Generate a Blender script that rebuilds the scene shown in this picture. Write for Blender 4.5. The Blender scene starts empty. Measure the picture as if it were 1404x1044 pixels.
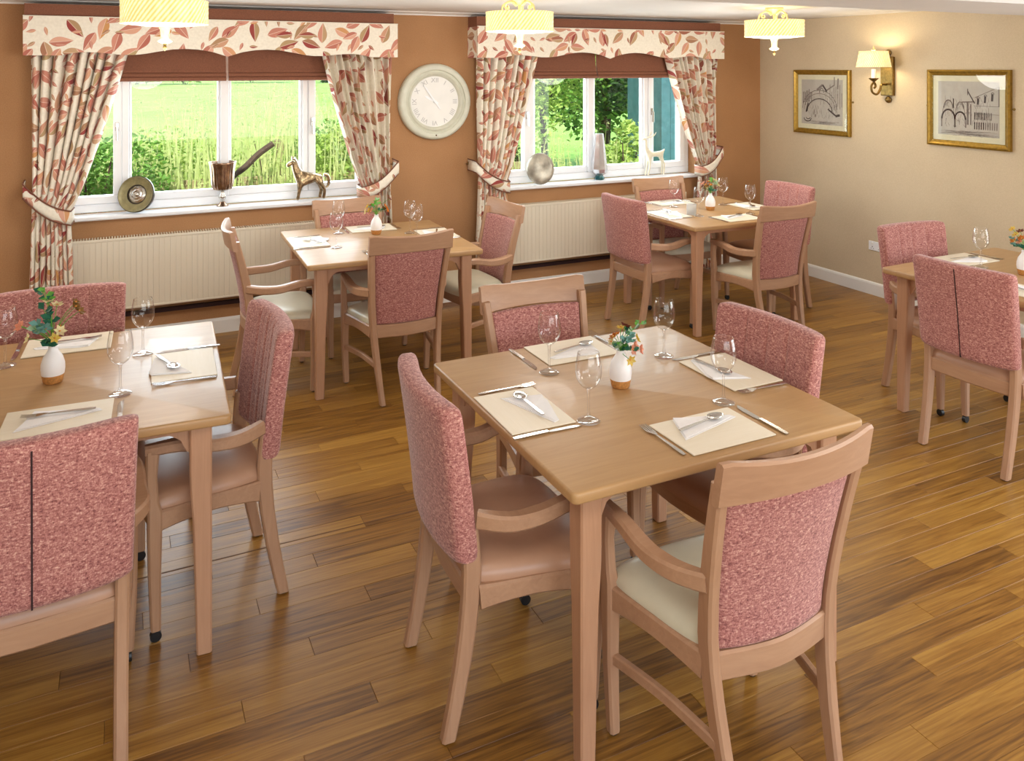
import bpy, bmesh, math, random
from mathutils import Vector, Matrix
random.seed(7)
SC = bpy.context.scene
COL = SC.collection
PI = math.pi
R = math.radians

# ------------------------------------------------------------------ camera, world, lights, exposure
D, RW, H = 5.844, 5.364, 1.792          # window wall, beige wall, eye height
CEIL = 2.203
cam = bpy.data.cameras.new('camera')
cam.sensor_fit = 'HORIZONTAL'; cam.sensor_width = 36.0
cam.lens = 1125.35 / 1404 * 36.0
cam.shift_y = -(522 - 91.635) / 1404
cam.clip_start = 0.05; cam.clip_end = 400
cam_ob = bpy.data.objects.new('camera', cam); COL.objects.link(cam_ob)
cam_ob.location = (0, 0, H); cam_ob.rotation_euler = (R(90), 0, R(-25.728))
SC.camera = cam_ob
SC.view_settings.view_transform = 'Standard'
SC.view_settings.look = 'None'
SC.view_settings.gamma = 1.0
SC.view_settings.use_curve_mapping = False
SC.view_settings.exposure = 0.0
SC.cycles.max_bounces = 10
SC.cycles.transparent_max_bounces = 16
SC.cycles.sample_clamp_indirect = 6.0
SC.cycles.use_denoising = True

wd = bpy.data.worlds.new('World'); SC.world = wd; wd.use_nodes = True
nt = wd.node_tree; nt.nodes.clear()
sky = nt.nodes.new('ShaderNodeTexSky'); sky.sky_type = 'NISHITA'; sky.sun_disc = False
sky.sun_elevation = R(48); sky.sun_rotation = R(200)
bg = nt.nodes.new('ShaderNodeBackground'); bg.inputs[1].default_value = 0.34
wo = nt.nodes.new('ShaderNodeOutputWorld')
nt.links.new(sky.outputs[0], bg.inputs[0]); nt.links.new(bg.outputs[0], wo.inputs[0])

def light(name, kind, loc, energy, color=(1, 1, 1), rot=(0, 0, 0), size=None, sy=None, parent=None):
    l = bpy.data.lights.new(name, kind); l.energy = energy; l.color = color
    if kind == 'AREA':
        l.shape = 'RECTANGLE'; l.size = size; l.size_y = sy or size
    elif kind == 'SUN': l.angle = size or 0.01
    else: l.shadow_soft_size = size or 0.05
    o = bpy.data.objects.new(name, l); COL.objects.link(o)
    o.location = loc; o.rotation_euler = rot
    if parent: o.parent = parent
    return o
light('sun', 'SUN', (0, -5, 20), 7.5, (1, .95, .86), (R(42), 0, R(-18)), R(0.8))
# fill lights at an added door and rear window, daylight at both back windows
light('fill_added_door', 'AREA', (RW + .02, .45, 1.1), 95, (.92, .97, 1), (R(90), 0, R(90)), 3.0, 1.9)  # fill from the right, set in an added door out of view
light('fill_added_rear_window', 'AREA', (.9, -2.52, 1.35), 85, (.92, .97, 1), (R(90), 0, 0), 5.4, 1.5)  # fill from behind the camera, set in an added window
light('daylight_window_a', 'AREA', (.67, D + .24, 1.33), 44, (.88, .96, 1), (R(-90), 0, 0), 1.95, .8)
light('daylight_window_b', 'AREA', (3.62, D + .24, 1.33), 40, (.9, .98, 1), (R(-90), 0, 0), 1.9, .8)

# ------------------------------------------------------------------ shader helpers
class S:
    """socket wrapper so that node maths reads like maths"""
    def __init__(s, t, k): s.t, s.k = t, k
    def _m(s, op, *a):
        n = s.t.nodes.new('ShaderNodeMath'); n.operation = op
        for i, v in enumerate((s,) + a):
            if isinstance(v, S): s.t.links.new(v.k, n.inputs[i])
            else: n.inputs[i].default_value = v
        return S(s.t, n.outputs[0])
    def __add__(s, o): return s._m('ADD', o)
    def __sub__(s, o): return s._m('SUBTRACT', o)
    def __mul__(s, o): return s._m('MULTIPLY', o)
    def __truediv__(s, o): return s._m('DIVIDE', o)
    __radd__ = __add__; __rmul__ = __mul__
    def __rsub__(s, o): return (s * -1.0) + o
    def floor(s): return s._m('FLOOR')
    def fract(s): return s._m('FRACT')
    def abs(s): return s._m('ABSOLUTE')
    def sin(s): return s._m('SINE')
    def cos(s): return s._m('COSINE')
    def lt(s, o): return s._m('LESS_THAN', o)
    def gt(s, o): return s._m('GREATER_THAN', o)
    def max(s, o): return s._m('MAXIMUM', o)
    def min(s, o): return s._m('MINIMUM', o)
    def pow(s, o): return s._m('POWER', o)

def lin(c):
    return tuple(((v / 255) / 12.92 if v / 255 <= .04045 else ((v / 255 + .055) / 1.055) ** 2.4) for v in c)

class Mat:
    def __init__(s, name):
        s.m = bpy.data.materials.new(name); s.m.use_nodes = True
        s.t = s.m.node_tree; s.t.nodes.clear()
        s.o = s.t.nodes.new('ShaderNodeOutputMaterial')
        s.b = s.t.nodes.new('ShaderNodeBsdfPrincipled')
        s.t.links.new(s.b.outputs[0], s.o.inputs[0])
    def node(s, ty, **kw):
        n = s.t.nodes.new(ty)
        for k, v in kw.items(): setattr(n, k, v)
        return n
    def link(s, a, b): s.t.links.new(a.k if isinstance(a, S) else a, b)
    def set(s, **kw):
        names = dict(color='Base Color', rough='Roughness', metal='Metallic', trans='Transmission Weight', ior='IOR',
                     emit='Emission Color', estr='Emission Strength', coat='Coat Weight', sheen='Sheen Weight', spec='Specular IOR Level', coatr='Coat Roughness')
        for k, v in kw.items():
            i = s.b.inputs[names[k]]
            if isinstance(v, S): s.link(v, i)
            elif hasattr(v, 'is_linked'): s.link(v, i)
            elif isinstance(v, tuple): i.default_value = (*v, 1)
            else: i.default_value = v
        return s
    def coord(s, which='Object', scale=(1, 1, 1), rot=(0, 0, 0)):
        tc = s.node('ShaderNodeTexCoord'); mp = s.node('ShaderNodeMapping')
        mp.inputs['Scale'].default_value = scale; mp.inputs['Rotation'].default_value = rot
        s.link(tc.outputs[which], mp.inputs[0]); return mp.outputs[0]
    def pos(s, scale=(1, 1, 1)):
        g = s.node('ShaderNodeNewGeometry'); mp = s.node('ShaderNodeMapping')
        mp.inputs['Scale'].default_value = scale; s.link(g.outputs['Position'], mp.inputs[0]); return mp.outputs[0]
    def xyz(s, v):
        n = s.node('ShaderNodeSeparateXYZ'); s.link(v, n.inputs[0]); return [S(s.t, n.outputs[i]) for i in range(3)]
    def vec(s, x, y, z=0.0):
        n = s.node('ShaderNodeCombineXYZ')
        for i, v in enumerate((x, y, z)):
            if isinstance(v, S): s.link(v, n.inputs[i])
            else: n.inputs[i].default_value = v
        return n.outputs[0]
    def noise(s, v, scale=5., detail=3., rough=.55, dist=0.):
        n = s.node('ShaderNodeTexNoise'); s.link(v, n.inputs['Vector'])
        n.inputs['Scale'].default_value = scale; n.inputs['Detail'].default_value = detail
        n.inputs['Roughness'].default_value = rough; n.inputs['Distortion'].default_value = dist
        return S(s.t, n.outputs[0])
    def white(s, v):
        n = s.node('ShaderNodeTexWhiteNoise'); n.noise_dimensions = '3D'; s.link(v, n.inputs[0])
        c = s.node('ShaderNodeSeparateColor'); s.link(n.outputs['Color'], c.inputs[0])
        return S(s.t, n.outputs['Value']), [S(s.t, c.outputs[i]) for i in range(3)]
    def ramp(s, f, stops, interp='LINEAR'):
        n = s.node('ShaderNodeValToRGB'); n.color_ramp.interpolation = interp
        el = n.color_ramp.elements
        while len(el) < len(stops): el.new(.5)
        for e, (p, c) in zip(el, stops): e.position = p; e.color = (*c, 1)
        s.link(f, n.inputs[0]); return n.outputs[0]
    def mix(s, f, a, b, mode='MIX'):
        n = s.node('ShaderNodeMix'); n.data_type = 'RGBA'; n.blend_type = mode
        for i, v in ((0, f), (6, a), (7, b)):
            if isinstance(v, S): s.link(v, n.inputs[i])
            elif isinstance(v, tuple): n.inputs[i].default_value = (*v, 1)
            elif isinstance(v, (int, float)): n.inputs[i].default_value = v
            else: s.link(v, n.inputs[i])
        return n.outputs[2]
    def bump(s, h, strength=.3, dist=.002):
        n = s.node('ShaderNodeBump'); n.inputs['Strength'].default_value = strength; n.inputs['Distance'].default_value = dist
        s.link(h, n.inputs['Height']); s.link(n.outputs[0], s.b.inputs['Normal']); return s

def plain(name, rgb, rough=.5, var=.12, scale=30, metal=0., bump=0., **kw):
    m = Mat(name); c = lin(rgb); n = m.noise(m.coord(), scale)
    col = m.ramp(n, [(.3, tuple(v * (1 - var) for v in c)), (.7, tuple(min(1, v * (1 + var)) for v in c))])
    m.set(color=col, rough=rough, metal=metal, **kw)
    if bump: m.bump(n, bump)
    return m.m

def wood(name, dark, light_, rough=.35, grain=(2, 40, 40), scale=1., coat=0.):
    m = Mat(name); v = m.coord('Object', tuple(g * scale for g in grain))
    a = m.noise(v, 1.6, 5, .6, 1.2); b = m.noise(v, .35, 2, .5, .6)
    f = a * .6 + b * .4
    m.set(color=m.ramp(f, [(.25, lin(dark)), (.75, lin(light_))]), rough=rough, coat=coat)
    m.bump(a, .05, .001); return m.m

WOOD = wood('beech_wood', (164, 124, 96), (187, 148, 117), .38, (30, 30, 2))
WOODX = wood('beech_wood_rail', (164, 124, 96), (187, 148, 117), .38, (3, 30, 30))
TOPW = wood('table_top_wood', (168, 129, 84), (191, 153, 106), .42, (2.2, 26, 26), 1., .06)
LEGW = wood('table_leg_wood', (172, 128, 98), (196, 152, 120), .4, (30, 30, 2))

def tweed():
    m = Mat('pink_tweed'); v = m.coord('Object', (1, 1, 1))
    a = m.noise(m.coord('Object', (100, 100, 215)), 1, 3, .7); b = m.noise(m.coord('Object', (320, 320, 190)), 1, 2, .6)
    f = a * .65 + b * .35
    col = m.ramp(f, [(.33, lin((94, 50, 50))), (.43, lin((152, 94, 90))), (.54, lin((186, 127, 119))), (.66, lin((226, 186, 168)))])
    m.set(color=col, rough=.9, sheen=.25, spec=.15); m.bump(f, .5, .002); return m.m
TWEED = tweed()
SEAM = plain('dark_seam', (52, 28, 30), .8)
CREAM = plain('cream_vinyl', (212, 207, 184), .32, .04, 12)
TAN = plain('tan_vinyl', (182, 140, 112), .36, .05, 12)
BLACK = plain('black_plastic', (22, 22, 24), .4)
STEEL = plain('polished_steel', (205, 203, 200), .16, .03, 20, 1.0)

def floor_mat():
    m = Mat('oak_plank_floor'); x, y, z = m.xyz(m.pos())
    row = ((y - 1.015) / .088).floor()
    off = (row * .377).fract() * .92
    colm = ((x + off) / .92).floor()
    val, rgb = m.white(m.vec(row, colm, 3.7))
    gx = x * 1.6 + rgb[0] * 40; gy = y * 34 + rgb[1] * 30
    v = m.vec(gx, gy, rgb[2] * 9)
    a = m.noise(v, 1.0, 4, .6, 1.6); b = m.noise(m.vec(x * 6 + rgb[1] * 30, y * 170, 0.), 1., 2, .6)
    f = a * .66 + b * .26 + val * .2 - .05
    col = m.ramp(f, [(.32, lin((94, 60, 20))), (.5, lin((144, 100, 38))), (.7, lin((176, 132, 58)))])
    m.set(color=col, rough=m_rough(m, a), coat=.0, spec=.5); m.bump(b, .06, .001); return m.m
def m_rough(m, a): return a * .14 + .29
FLOOR = floor_mat()
GROOVE = plain('plank_groove', (104, 68, 30), .7)

def wallpaper(name, c1, c2, sc=60.):
    m = Mat(name); v = m.pos((1, 1, 1))
    a = m.noise(v, sc * 3, 3, .7); b = m.noise(v, 2.2, 3, .5); g = a * .6 + b * .4
    m.set(color=m.ramp(g, [(.35, lin(c1)), (.65, lin(c2))]), rough=.75, spec=.25); m.bump(a, .12, .001); return m.m
BROWNWALL = wallpaper('terracotta_wallpaper', (160, 117, 79), (182, 137, 97))
BEIGEWALL = wallpaper('beige_wallpaper', (196, 178, 150), (212, 195, 166))
WHITE = plain('white_paint', (236, 235, 232), .55, .02, 4)
UPVC = plain('white_plastic_frame', (238, 240, 244), .3, .015, 4)
CEILW = plain('white_ceiling_paint', (222, 218, 214), .8, .02, 3)
RADM = plain('cream_enamel', (228, 219, 200), .4, .02, 3)
BLINDM = plain('brown_blind_fabric', (128, 80, 58), .85, .18, 160, bump=.2)
PIPING = plain('brown_piping', (112, 66, 46), .7)

def leaf_print():
    m = Mat('leaf_print_fabric')
    tc = m.node('ShaderNodeUVMap'); u, v, _ = m.xyz(tc.outputs[0])
    base = m.ramp(m.noise(m.coord('UV'), 60., 3), [(.3, lin((228, 220, 204))), (.7, lin((240, 233, 218)))])
    col = base
    for k, (cs, ou, ov, L, W) in enumerate([(.15, 0., 0., .47, .2), (.15, .075, .08, .45, .19), (.08, .02, .035, .36, .12), (.15, .11, .02, .38, .15)]):
        uu, vv = (u + ou) / cs, (v + ov) / cs
        val, rgb = m.white(m.vec(uu.floor(), vv.floor(), 11.3 * (k + 1)))
        fu, fv = uu.fract() - .5, vv.fract() - .5
        ang = rgb[0] * 6.28
        ca, sa = ang.cos(), ang.sin()
        lx = fu * ca + fv * sa; ly = fv * ca - fu * sa
        t = lx / L
        w = (1.0 - t * t) * W * ((t * .45) + 1.0)
        dist = w - ly.abs()
        dens = val.lt([.78, .62, .5, .4][k])
        mask = dist.gt(0.) * dens
        vein = (ly.abs()).lt(.012) * mask
        half = ly.gt(0.) * .16 + rgb[2] * .84
        tone = m.ramp(half, [(0., lin((202, 148, 92))), (.2, lin((216, 166, 144))), (.4, lin((178, 104, 90))), (.56, lin((208, 148, 128))), (.74, lin((180, 156, 116))), (.93, lin((152, 70, 66)))])
        col = m.mix(mask, col, tone)
        col = m.mix(vein * .6, col, lin((236, 214, 196)))
    m.set(color=col, rough=.85, spec=.2, sheen=.1); return m.m
LEAFPRINT = leaf_print()

def thin_glass(name, ior, amount):
    m = Mat(name); m.set(color=(1, 1, 1), rough=0.0, trans=1., ior=ior)
    tr = m.node('ShaderNodeBsdfTransparent'); gl = m.node('ShaderNodeBsdfGlossy'); gl.inputs['Roughness'].default_value = .02
    lw = m.node('ShaderNodeLayerWeight'); lw.inputs[0].default_value = .5
    refl = S(m.t, lw.outputs['Facing']).pow(2.4) * .85 + .05
    thin = m.node('ShaderNodeMixShader'); m.link(refl, thin.inputs[0]); m.link(tr.outputs[0], thin.inputs[1]); m.link(gl.outputs[0], thin.inputs[2])
    mx = m.node('ShaderNodeMixShader'); mx.inputs[0].default_value = amount
    m.link(thin.outputs[0], mx.inputs[1]); m.link(m.b.outputs[0], mx.inputs[2]); m.link(mx.outputs[0], m.o.inputs[0]); return m.m
GLASS = thin_glass('clear_glass_wall', 1.3, .0)
GLASSS = thin_glass('clear_glass_solid', 1.45, .12)
def pane_mat():
    m = Mat('window_glass'); m.t.nodes.remove(m.b)
    tr = m.node('ShaderNodeBsdfTransparent'); tr.inputs[0].default_value = (.97, .985, .98, 1)
    gl = m.node('ShaderNodeBsdfGlossy'); gl.inputs['Roughness'].default_value = .02
    lw = m.node('ShaderNodeLayerWeight'); lw.inputs[0].default_value = .5
    mx = m.node('ShaderNodeMixShader')
    m.link(S(m.t, lw.outputs['Facing']).pow(4.) * .6 + .02, mx.inputs[0]); m.link(tr.outputs[0], mx.inputs[1]); m.link(gl.outputs[0], mx.inputs[2]); m.link(mx.outputs[0], m.o.inputs[0]); return m.m
PANE = pane_mat()

def shade_mat():
    m = Mat('pleated_lamp_shade'); c = m.coord('Object')
    x, y, z = m.xyz(c); ang = x._m('ARCTAN2', y)
    f = ((ang * 54. + z * 210.).sin() * .5 + .5)
    n = m.noise(m.vec(ang * 9., z * 9.), 1., 2)
    f2 = f * .6 + n * .4
    m.set(color=m.ramp(f2, [(.2, lin((226, 190, 110))), (.8, lin((250, 236, 186)))]), rough=.8,
          emit=m.ramp(f2, [(.15, lin((226, 190, 112))), (.8, lin((255, 242, 196)))]), estr=.72)
    return m.m
SHADE = shade_mat()
DIFF = Mat('lit_diffuser').set(color=(.9, .88, .8), rough=.5, emit=lin((255, 250, 226)), estr=1.6).m
LAMPMETAL = plain('pale_gilt_metal', (226, 212, 160), .35, .1, 40, .35)
BRASS = plain('antique_brass', (128, 104, 58), .38, .3, 60, .85)
GILT = plain('gilt_frame', (156, 124, 48), .38, .22, 50, .6)
GILTDARK = plain('gilt_frame_dark', (92, 68, 26), .45, .25, 50, .5)
MAT_CREAM = plain('cream_mount_card', (224, 214, 188), .8, .03)
PAPER = plain('grey_print_paper', (190, 180, 172), .8, .05, 12)
INK = plain('brown_ink', (78, 64, 64), .9)
INKL = plain('pale_ink', (134, 120, 116), .9)
PLACEMAT = wood('placemat_limed_wood', (232, 220, 196), (241, 232, 213), .5, (3, 40, 40))
MATEDGE = plain('placemat_edge', (150, 136, 104), .6)
NAPKIN = plain('white_paper_napkin', (246, 245, 246), .8, .015, 40)
PORC = plain('white_ceramic', (244, 243, 244), .35, .01)
CORK = plain('cork', (196, 138, 74), .75, .25, 130, bump=.3)
# outdoors
def ground_mat():
    m = Mat('meadow_grass'); v = m.pos()
    a = m.noise(v, .35, 4); b = m.noise(v, 9., 4, .7); f = a * .6 + b * .4
    m.set(color=m.ramp(f, [(.3, lin((122, 172, 76))), (.7, lin((170, 208, 112)))]), rough=.95, spec=.1); return m.m
MEADOW = ground_mat()
def leafm(name, c1, c2):
    m = Mat(name); n = m.noise(m.pos(), 7., 3)
    m.set(color=m.ramp(n, [(.3, lin(c1)), (.7, lin(c2))]), rough=.6, spec=.3)
    tl = m.node('ShaderNodeBsdfTranslucent'); tl.inputs[0].default_value = (*lin(c2), 1)
    mx = m.node('ShaderNodeMixShader'); mx.inputs[0].default_value = .35
    m.link(m.b.outputs[0], mx.inputs[1]); m.link(tl.outputs[0], mx.inputs[2]); m.link(mx.outputs[0], m.o.inputs[0]); return m.m
LF1 = leafm('leaf_mid_green', (72, 122, 46), (126, 170, 70))
LF2 = leafm('leaf_light_green', (132, 168, 66), (186, 206, 112))
LF3 = leafm('leaf_dark_green', (30, 66, 34), (66, 106, 46))
STRAW = leafm('grass_straw', (158, 184, 96), (212, 216, 150))
BARK = plain('bark', (74, 58, 44), .9, .3, 30, bump=.4)
FENCEW = plain('weathered_fence_wood', (150, 138, 98), .85, .2, 40)
TEAL = plain('teal_painted_boards', (62, 108, 114), .6, .14, 14)

# ------------------------------------------------------------------ geometry helpers
def link(name, me, mat, parent=None, loc=None, rot=None, smooth=False):
    me.materials.append(mat)
    if smooth:
        for p in me.polygons: p.use_smooth = True
    o = bpy.data.objects.new(name, me); COL.objects.link(o)
    if parent: o.parent = parent
    if loc: o.location = loc
    if rot: o.rotation_euler = rot
    return o
def raw(name, vs, fs, mat, parent=None, loc=None, rot=None, smooth=False, uv=None):
    me = bpy.data.meshes.new(name); me.from_pydata([tuple(v) for v in vs], [], fs); me.update()
    if uv:
        l = me.uv_layers.new(name='UVMap')
        for lp in me.loops: l.data[lp.index].uv = uv[lp.vertex_index]
    return link(name, me, mat, parent, loc, rot, smooth)
def bm_done(name, bm, mat, parent=None, loc=None, rot=None, smooth=False):
    me = bpy.data.meshes.new(name); bm.to_mesh(me); bm.free()
    return link(name, me, mat, parent, loc, rot, smooth)
def bm_box(bm, x0, x1, y0, y1, z0, z1):
    g = bmesh.ops.create_cube(bm, size=1)
    for v in g['verts']:
        v.co = Vector(((x0 + x1) / 2 + v.co.x * (x1 - x0), (y0 + y1) / 2 + v.co.y * (y1 - y0), (z0 + z1) / 2 + v.co.z * (z1 - z0)))
    return g['verts']
def box(name, x0, x1, y0, y1, z0, z1, mat, parent=None, bev=0., seg=1):
    bm = bmesh.new(); bm_box(bm, x0, x1, y0, y1, z0, z1)
    if bev: bmesh.ops.bevel(bm, geom=bm.edges[:], offset=bev, segments=seg, affect='EDGES', profile=.5)
    return bm_done(name, bm, mat, parent)
def boxes(name, lst, mat, parent=None):
    bm = bmesh.new()
    for b in lst: bm_box(bm, *b)
    return bm_done(name, bm, mat, parent)
def loft(name, secs, mat, parent=None, caps=True, smooth=False, loc=None, rot=None, uv=None, closed=True):
    n = len(secs[0]); vs = [p for s in secs for p in s]; fs = []
    for i in range(len(secs) - 1):
        for j in range(n if closed else n - 1):
            k = (j + 1) % n
            fs.append((i * n + j, i * n + k, (i + 1) * n + k, (i + 1) * n + j))
    if caps: fs += [tuple(range(n - 1, -1, -1)), tuple((len(secs) - 1) * n + j for j in range(n))]
    o = raw(name, vs, fs, mat, parent, loc, rot, smooth, uv)
    bm = bmesh.new(); bm.from_mesh(o.data); bmesh.ops.recalc_face_normals(bm, faces=bm.faces[:]); bm.to_mesh(o.data); bm.free()
    if smooth: autosmooth(o)
    return o
def autosmooth(o, ang=40):
    for p in o.data.polygons: p.use_smooth = True
    bm = bmesh.new(); bm.from_mesh(o.data)
    for e in bm.edges:
        if len(e.link_faces) == 2 and e.calc_face_angle(0) > R(ang): e.smooth = False
    bm.to_mesh(o.data); bm.free()
def rect8(w, h, c):
    a, b = w / 2, h / 2
    return [(-a + c, -b), (a - c, -b), (a, -b + c), (a, b - c), (a - c, b), (-a + c, b), (-a, b - c), (-a, -b + c)]
def zleg(name, path, mat, parent, c=.006):
    """path: (x, y, z, wx, wy)"""
    return loft(name, [[(x + px, y + py, z) for px, py in rect8(wx, wy, c)] for x, y, z, wx, wy in path], mat, parent, smooth=True)
def bar(name, pts, w, h, mat, parent, c=.006, up=Vector((0, 0, 1))):
    pts = [Vector(p) for p in pts]; secs = []
    for i, p in enumerate(pts):
        t = (pts[min(i + 1, len(pts) - 1)] - pts[max(i - 1, 0)]).normalized()
        n = t.cross(up).normalized(); b = n.cross(t).normalized()
        ww = w[i] if isinstance(w, (list, tuple)) else w; hh = h[i] if isinstance(h, (list, tuple)) else h
        secs.append([p + n * px + b * py for px, py in rect8(ww, hh, c)])
    return loft(name, secs, mat, parent, smooth=True)
def tube(name, pts, r, mat, parent=None, seg=8):
    pts = [Vector(p) for p in pts]; secs = []; n = None
    for i, p in enumerate(pts):
        t = (pts[min(i + 1, len(pts) - 1)] - pts[max(i - 1, 0)]).normalized()
        if n is None:
            n = t.orthogonal().normalized()
        else:
            n = (n - t * n.dot(t)).normalized()
        b = t.cross(n); rr = r[i] if isinstance(r, (list, tuple)) else r
        secs.append([p + (n * math.cos(a) + b * math.sin(a)) * rr for a in [2 * PI * k / seg for k in range(seg)]])
    return loft(name, secs, mat, parent, smooth=True)
def lathe(name, prof, mat, parent=None, seg=24, loc=None, rot=None, smooth=True):
    vs, fs, rings = [], [], []
    for r, z in prof:
        if r < 1e-6: rings.append([len(vs)]); vs.append((0, 0, z))
        else:
            rings.append(list(range(len(vs), len(vs) + seg)))
            vs += [(r * math.cos(2 * PI * k / seg), r * math.sin(2 * PI * k / seg), z) for k in range(seg)]
    for a, b in zip(rings, rings[1:]):
        for k in range(seg):
            j = (k + 1) % seg
            if len(a) == 1 and len(b) == 1: continue
            if len(a) == 1: fs.append((a[0], b[j], b[k]))
            elif len(b) == 1: fs.append((a[k], a[j], b[0]))
            else: fs.append((a[k], a[j], b[j], b[k]))
    o = raw(name, vs, fs, mat, parent, loc, rot)
    bm = bmesh.new(); bm.from_mesh(o.data); bmesh.ops.recalc_face_normals(bm, faces=bm.faces[:]); bm.to_mesh(o.data); bm.free()
    if smooth: autosmooth(o, 50)
    return o
def smoothpath(pts, n=6):
    """Catmull-Rom through points"""
    P = [Vector(p) for p in pts]; out = []
    for i in range(len(P) - 1):
        a, b, c, d = P[max(i - 1, 0)], P[i], P[i + 1], P[min(i + 2, len(P) - 1)]
        for k in range(n):
            t = k / n
            out.append(.5 * ((2 * b) + (c - a) * t + (2 * a - 5 * b + 4 * c - d) * t * t + (3 * b - a - 3 * c + d) * t ** 3))
    out.append(P[-1]); return out

def tag(o, label=None, cat=None, group=None, kind=None):
    if label: o['label'] = label
    if cat: o['category'] = cat
    if group: o['group'] = group
    if kind: o['kind'] = kind
    return o
def thing(name, loc=(0, 0, 0), rz=0., **kw):
    o = bpy.data.objects.new(name, None); COL.objects.link(o); o.empty_display_size = .1
    o.location = loc; o.rotation_euler = (0, 0, rz); return tag(o, **kw)
def dup(root, loc, rz=0., label=None, group=None):
    def cp(o, par):
        c = o.copy(); COL.objects.link(c); c.parent = par
        for ch in o.children: cp(ch, c)
        return c
    r = cp(root, None); r.location = loc; r.rotation_euler = (0, 0, rz)
    if label: r['label'] = label
    if group: r['group'] = group
    return r
class Proto:
    """first use moves the original, later uses copy it"""
    def __init__(s, root): s.root, s.used = root, False
    def put(s, loc, rz, label, group=None):
        if s.used: return dup(s.root, loc, rz, label, group)
        s.used = True; s.root.location = loc; s.root.rotation_euler = (0, 0, rz); s.root['label'] = label
        if group: s.root['group'] = group
        return s.root

# ------------------------------------------------------------------ the room shell
X0, Y0 = -3.6, -2.5                       # unseen left and rear limits of the room
W1 = (-.37, 1.70); W2 = (2.62, 4.62)      # window openings
WZ0, WZ1 = .845, 1.98
wb = boxes('wall_back', [(X0 - .2, W1[0], D, D + .25, -.05, 2.4), (W1[1], W2[0], D, D + .25, -.05, 2.4), (W2[1], RW + .2, D, D + .25, -.05, 2.4),
                         (W1[0], W1[1], D, D + .25, -.05, WZ0 - .02), (W2[0], W2[1], D, D + .25, -.05, WZ0 - .02),
                         (W1[0], W1[1], D, D + .25, WZ1, 2.4), (W2[0], W2[1], D, D + .25, WZ1, 2.4)], BROWNWALL)
tag(wb, 'terracotta brown textured wall with the two windows', kind='structure')
wr = boxes('wall_right', [(RW, RW + .2, 2.0, D, -.05, 2.4), (RW, RW + .2, Y0, -1.1, -.05, 2.4), (RW, RW + .2, -1.1, 2.0, 2.06, 2.4)], BEIGEWALL)
tag(wr, 'plain beige textured wall with framed prints', kind='structure')
tag(boxes('wall_left', [(X0 - .2, X0, Y0, D, -.05, 2.4)], BEIGEWALL), kind='structure')
tag(boxes('wall_rear', [(X0 - .2, -1.8, Y0 - .2, Y0, -.05, 2.4), (3.6, RW + .2, Y0 - .2, Y0, -.05, 2.4), (-1.8, 3.6, Y0 - .2, Y0, -.05, .6), (-1.8, 3.6, Y0 - .2, Y0, 2.1, 2.4)], BEIGEWALL), kind='structure')
ce = box('ceiling', X0 - .2, RW + .2, Y0 - .2, D + .25, CEIL, 2.45, CEILW); tag(ce, 'white painted ceiling', kind='structure')
tag(box('trim_beam', X0, RW, 2.45, 3.0, 2.09, CEIL, CEILW), 'white boxed ceiling beam across the room', kind='structure')
cv = loft('trim_cornice', [[(x, D, 2.177), (x, D - .012, 2.177), (x, D - .018, 2.186), (x, D - .04, 2.19), (x, D - .062, 2.196), (x, D - .075, 2.197), (x, D - .08, CEIL), (x, D, CEIL)] for x in (X0, RW)], WHITE)
tag(cv, 'white moulded cornice above the brown wall', kind='structure')
def skirt(name, a, b, axis):
    prof = [(0, 0), (.016, 0), (.016, .082), (.012, .094), (.004, .1), (0, .1)]
    if axis == 'x': secs = [[(t, D - d, z) for d, z in prof] for t in (a, b)]
    else: secs = [[(RW - d, t, z) for d, z in prof] for t in (a, b)]
    return tag(loft(name, secs, WHITE), 'white painted skirting board', kind='structure')
skirt('baseboard_back', X0, RW, 'x'); skirt('baseboard_right', 2.0, D - .016, 'y')

# floor: slab, single planks, seam strip
fl = box('floor', X0, RW, Y0, D, -.06, -.004, GROOVE); tag(fl, 'golden oak effect plank floor', kind='structure')
PW, PL = .088, .92
unit = None; cells = []
r0, r1 = math.ceil((Y0 - 1.015) / PW), math.floor((D - 1.015) / PW)
th = R(25.728)
for row in range(r0, r1 + 1):
    off = ((row * .377) % 1.0) * PL
    ya = max(Y0, 1.015 + row * PW); yb = min(D, 1.015 + (row + 1) * PW)
    for cidx in range(math.floor((X0 + off) / PL), math.floor((RW + off) / PL) + 1):
        xa = max(X0, cidx * PL - off); xb = min(RW, (cidx + 1) * PL - off)
        if xb - xa < .02: continue
        mx, my = (xa + xb) / 2, (ya + yb) / 2
        dep = mx * math.sin(th) + my * math.cos(th); lat = mx * math.cos(th) - my * math.sin(th)
        inview = dep > 1.9 and abs(lat / dep) < .66
        cells.append((0 if inview else 1, dep, xa, xb, ya, yb))
cells.sort()
def plank_geo(xa, xb, ya, yb, cx, cy):
    g, e = .0004, .0012
    b = [(xa + g, ya + g), (xb - g, ya + g), (xb - g, yb - g), (xa + g, yb - g)]
    t = [(xa + e, ya + e), (xb - e, ya + e), (xb - e, yb - e), (xa + e, yb - e)]
    v = [(x - cx, y - cy, -.004) for x, y in b] + [(x - cx, y - cy, -.0012) for x, y in b] + [(x - cx, y - cy, 0) for x, y in t]
    f = [(0, 1, 5, 4), (1, 2, 6, 5), (2, 3, 7, 6), (3, 0, 4, 7), (4, 5, 9, 8), (5, 6, 10, 9), (6, 7, 11, 10), (7, 4, 8, 11), (8, 9, 10, 11)]
    return v, f
shared = {}
sv, sf = [], []
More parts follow.
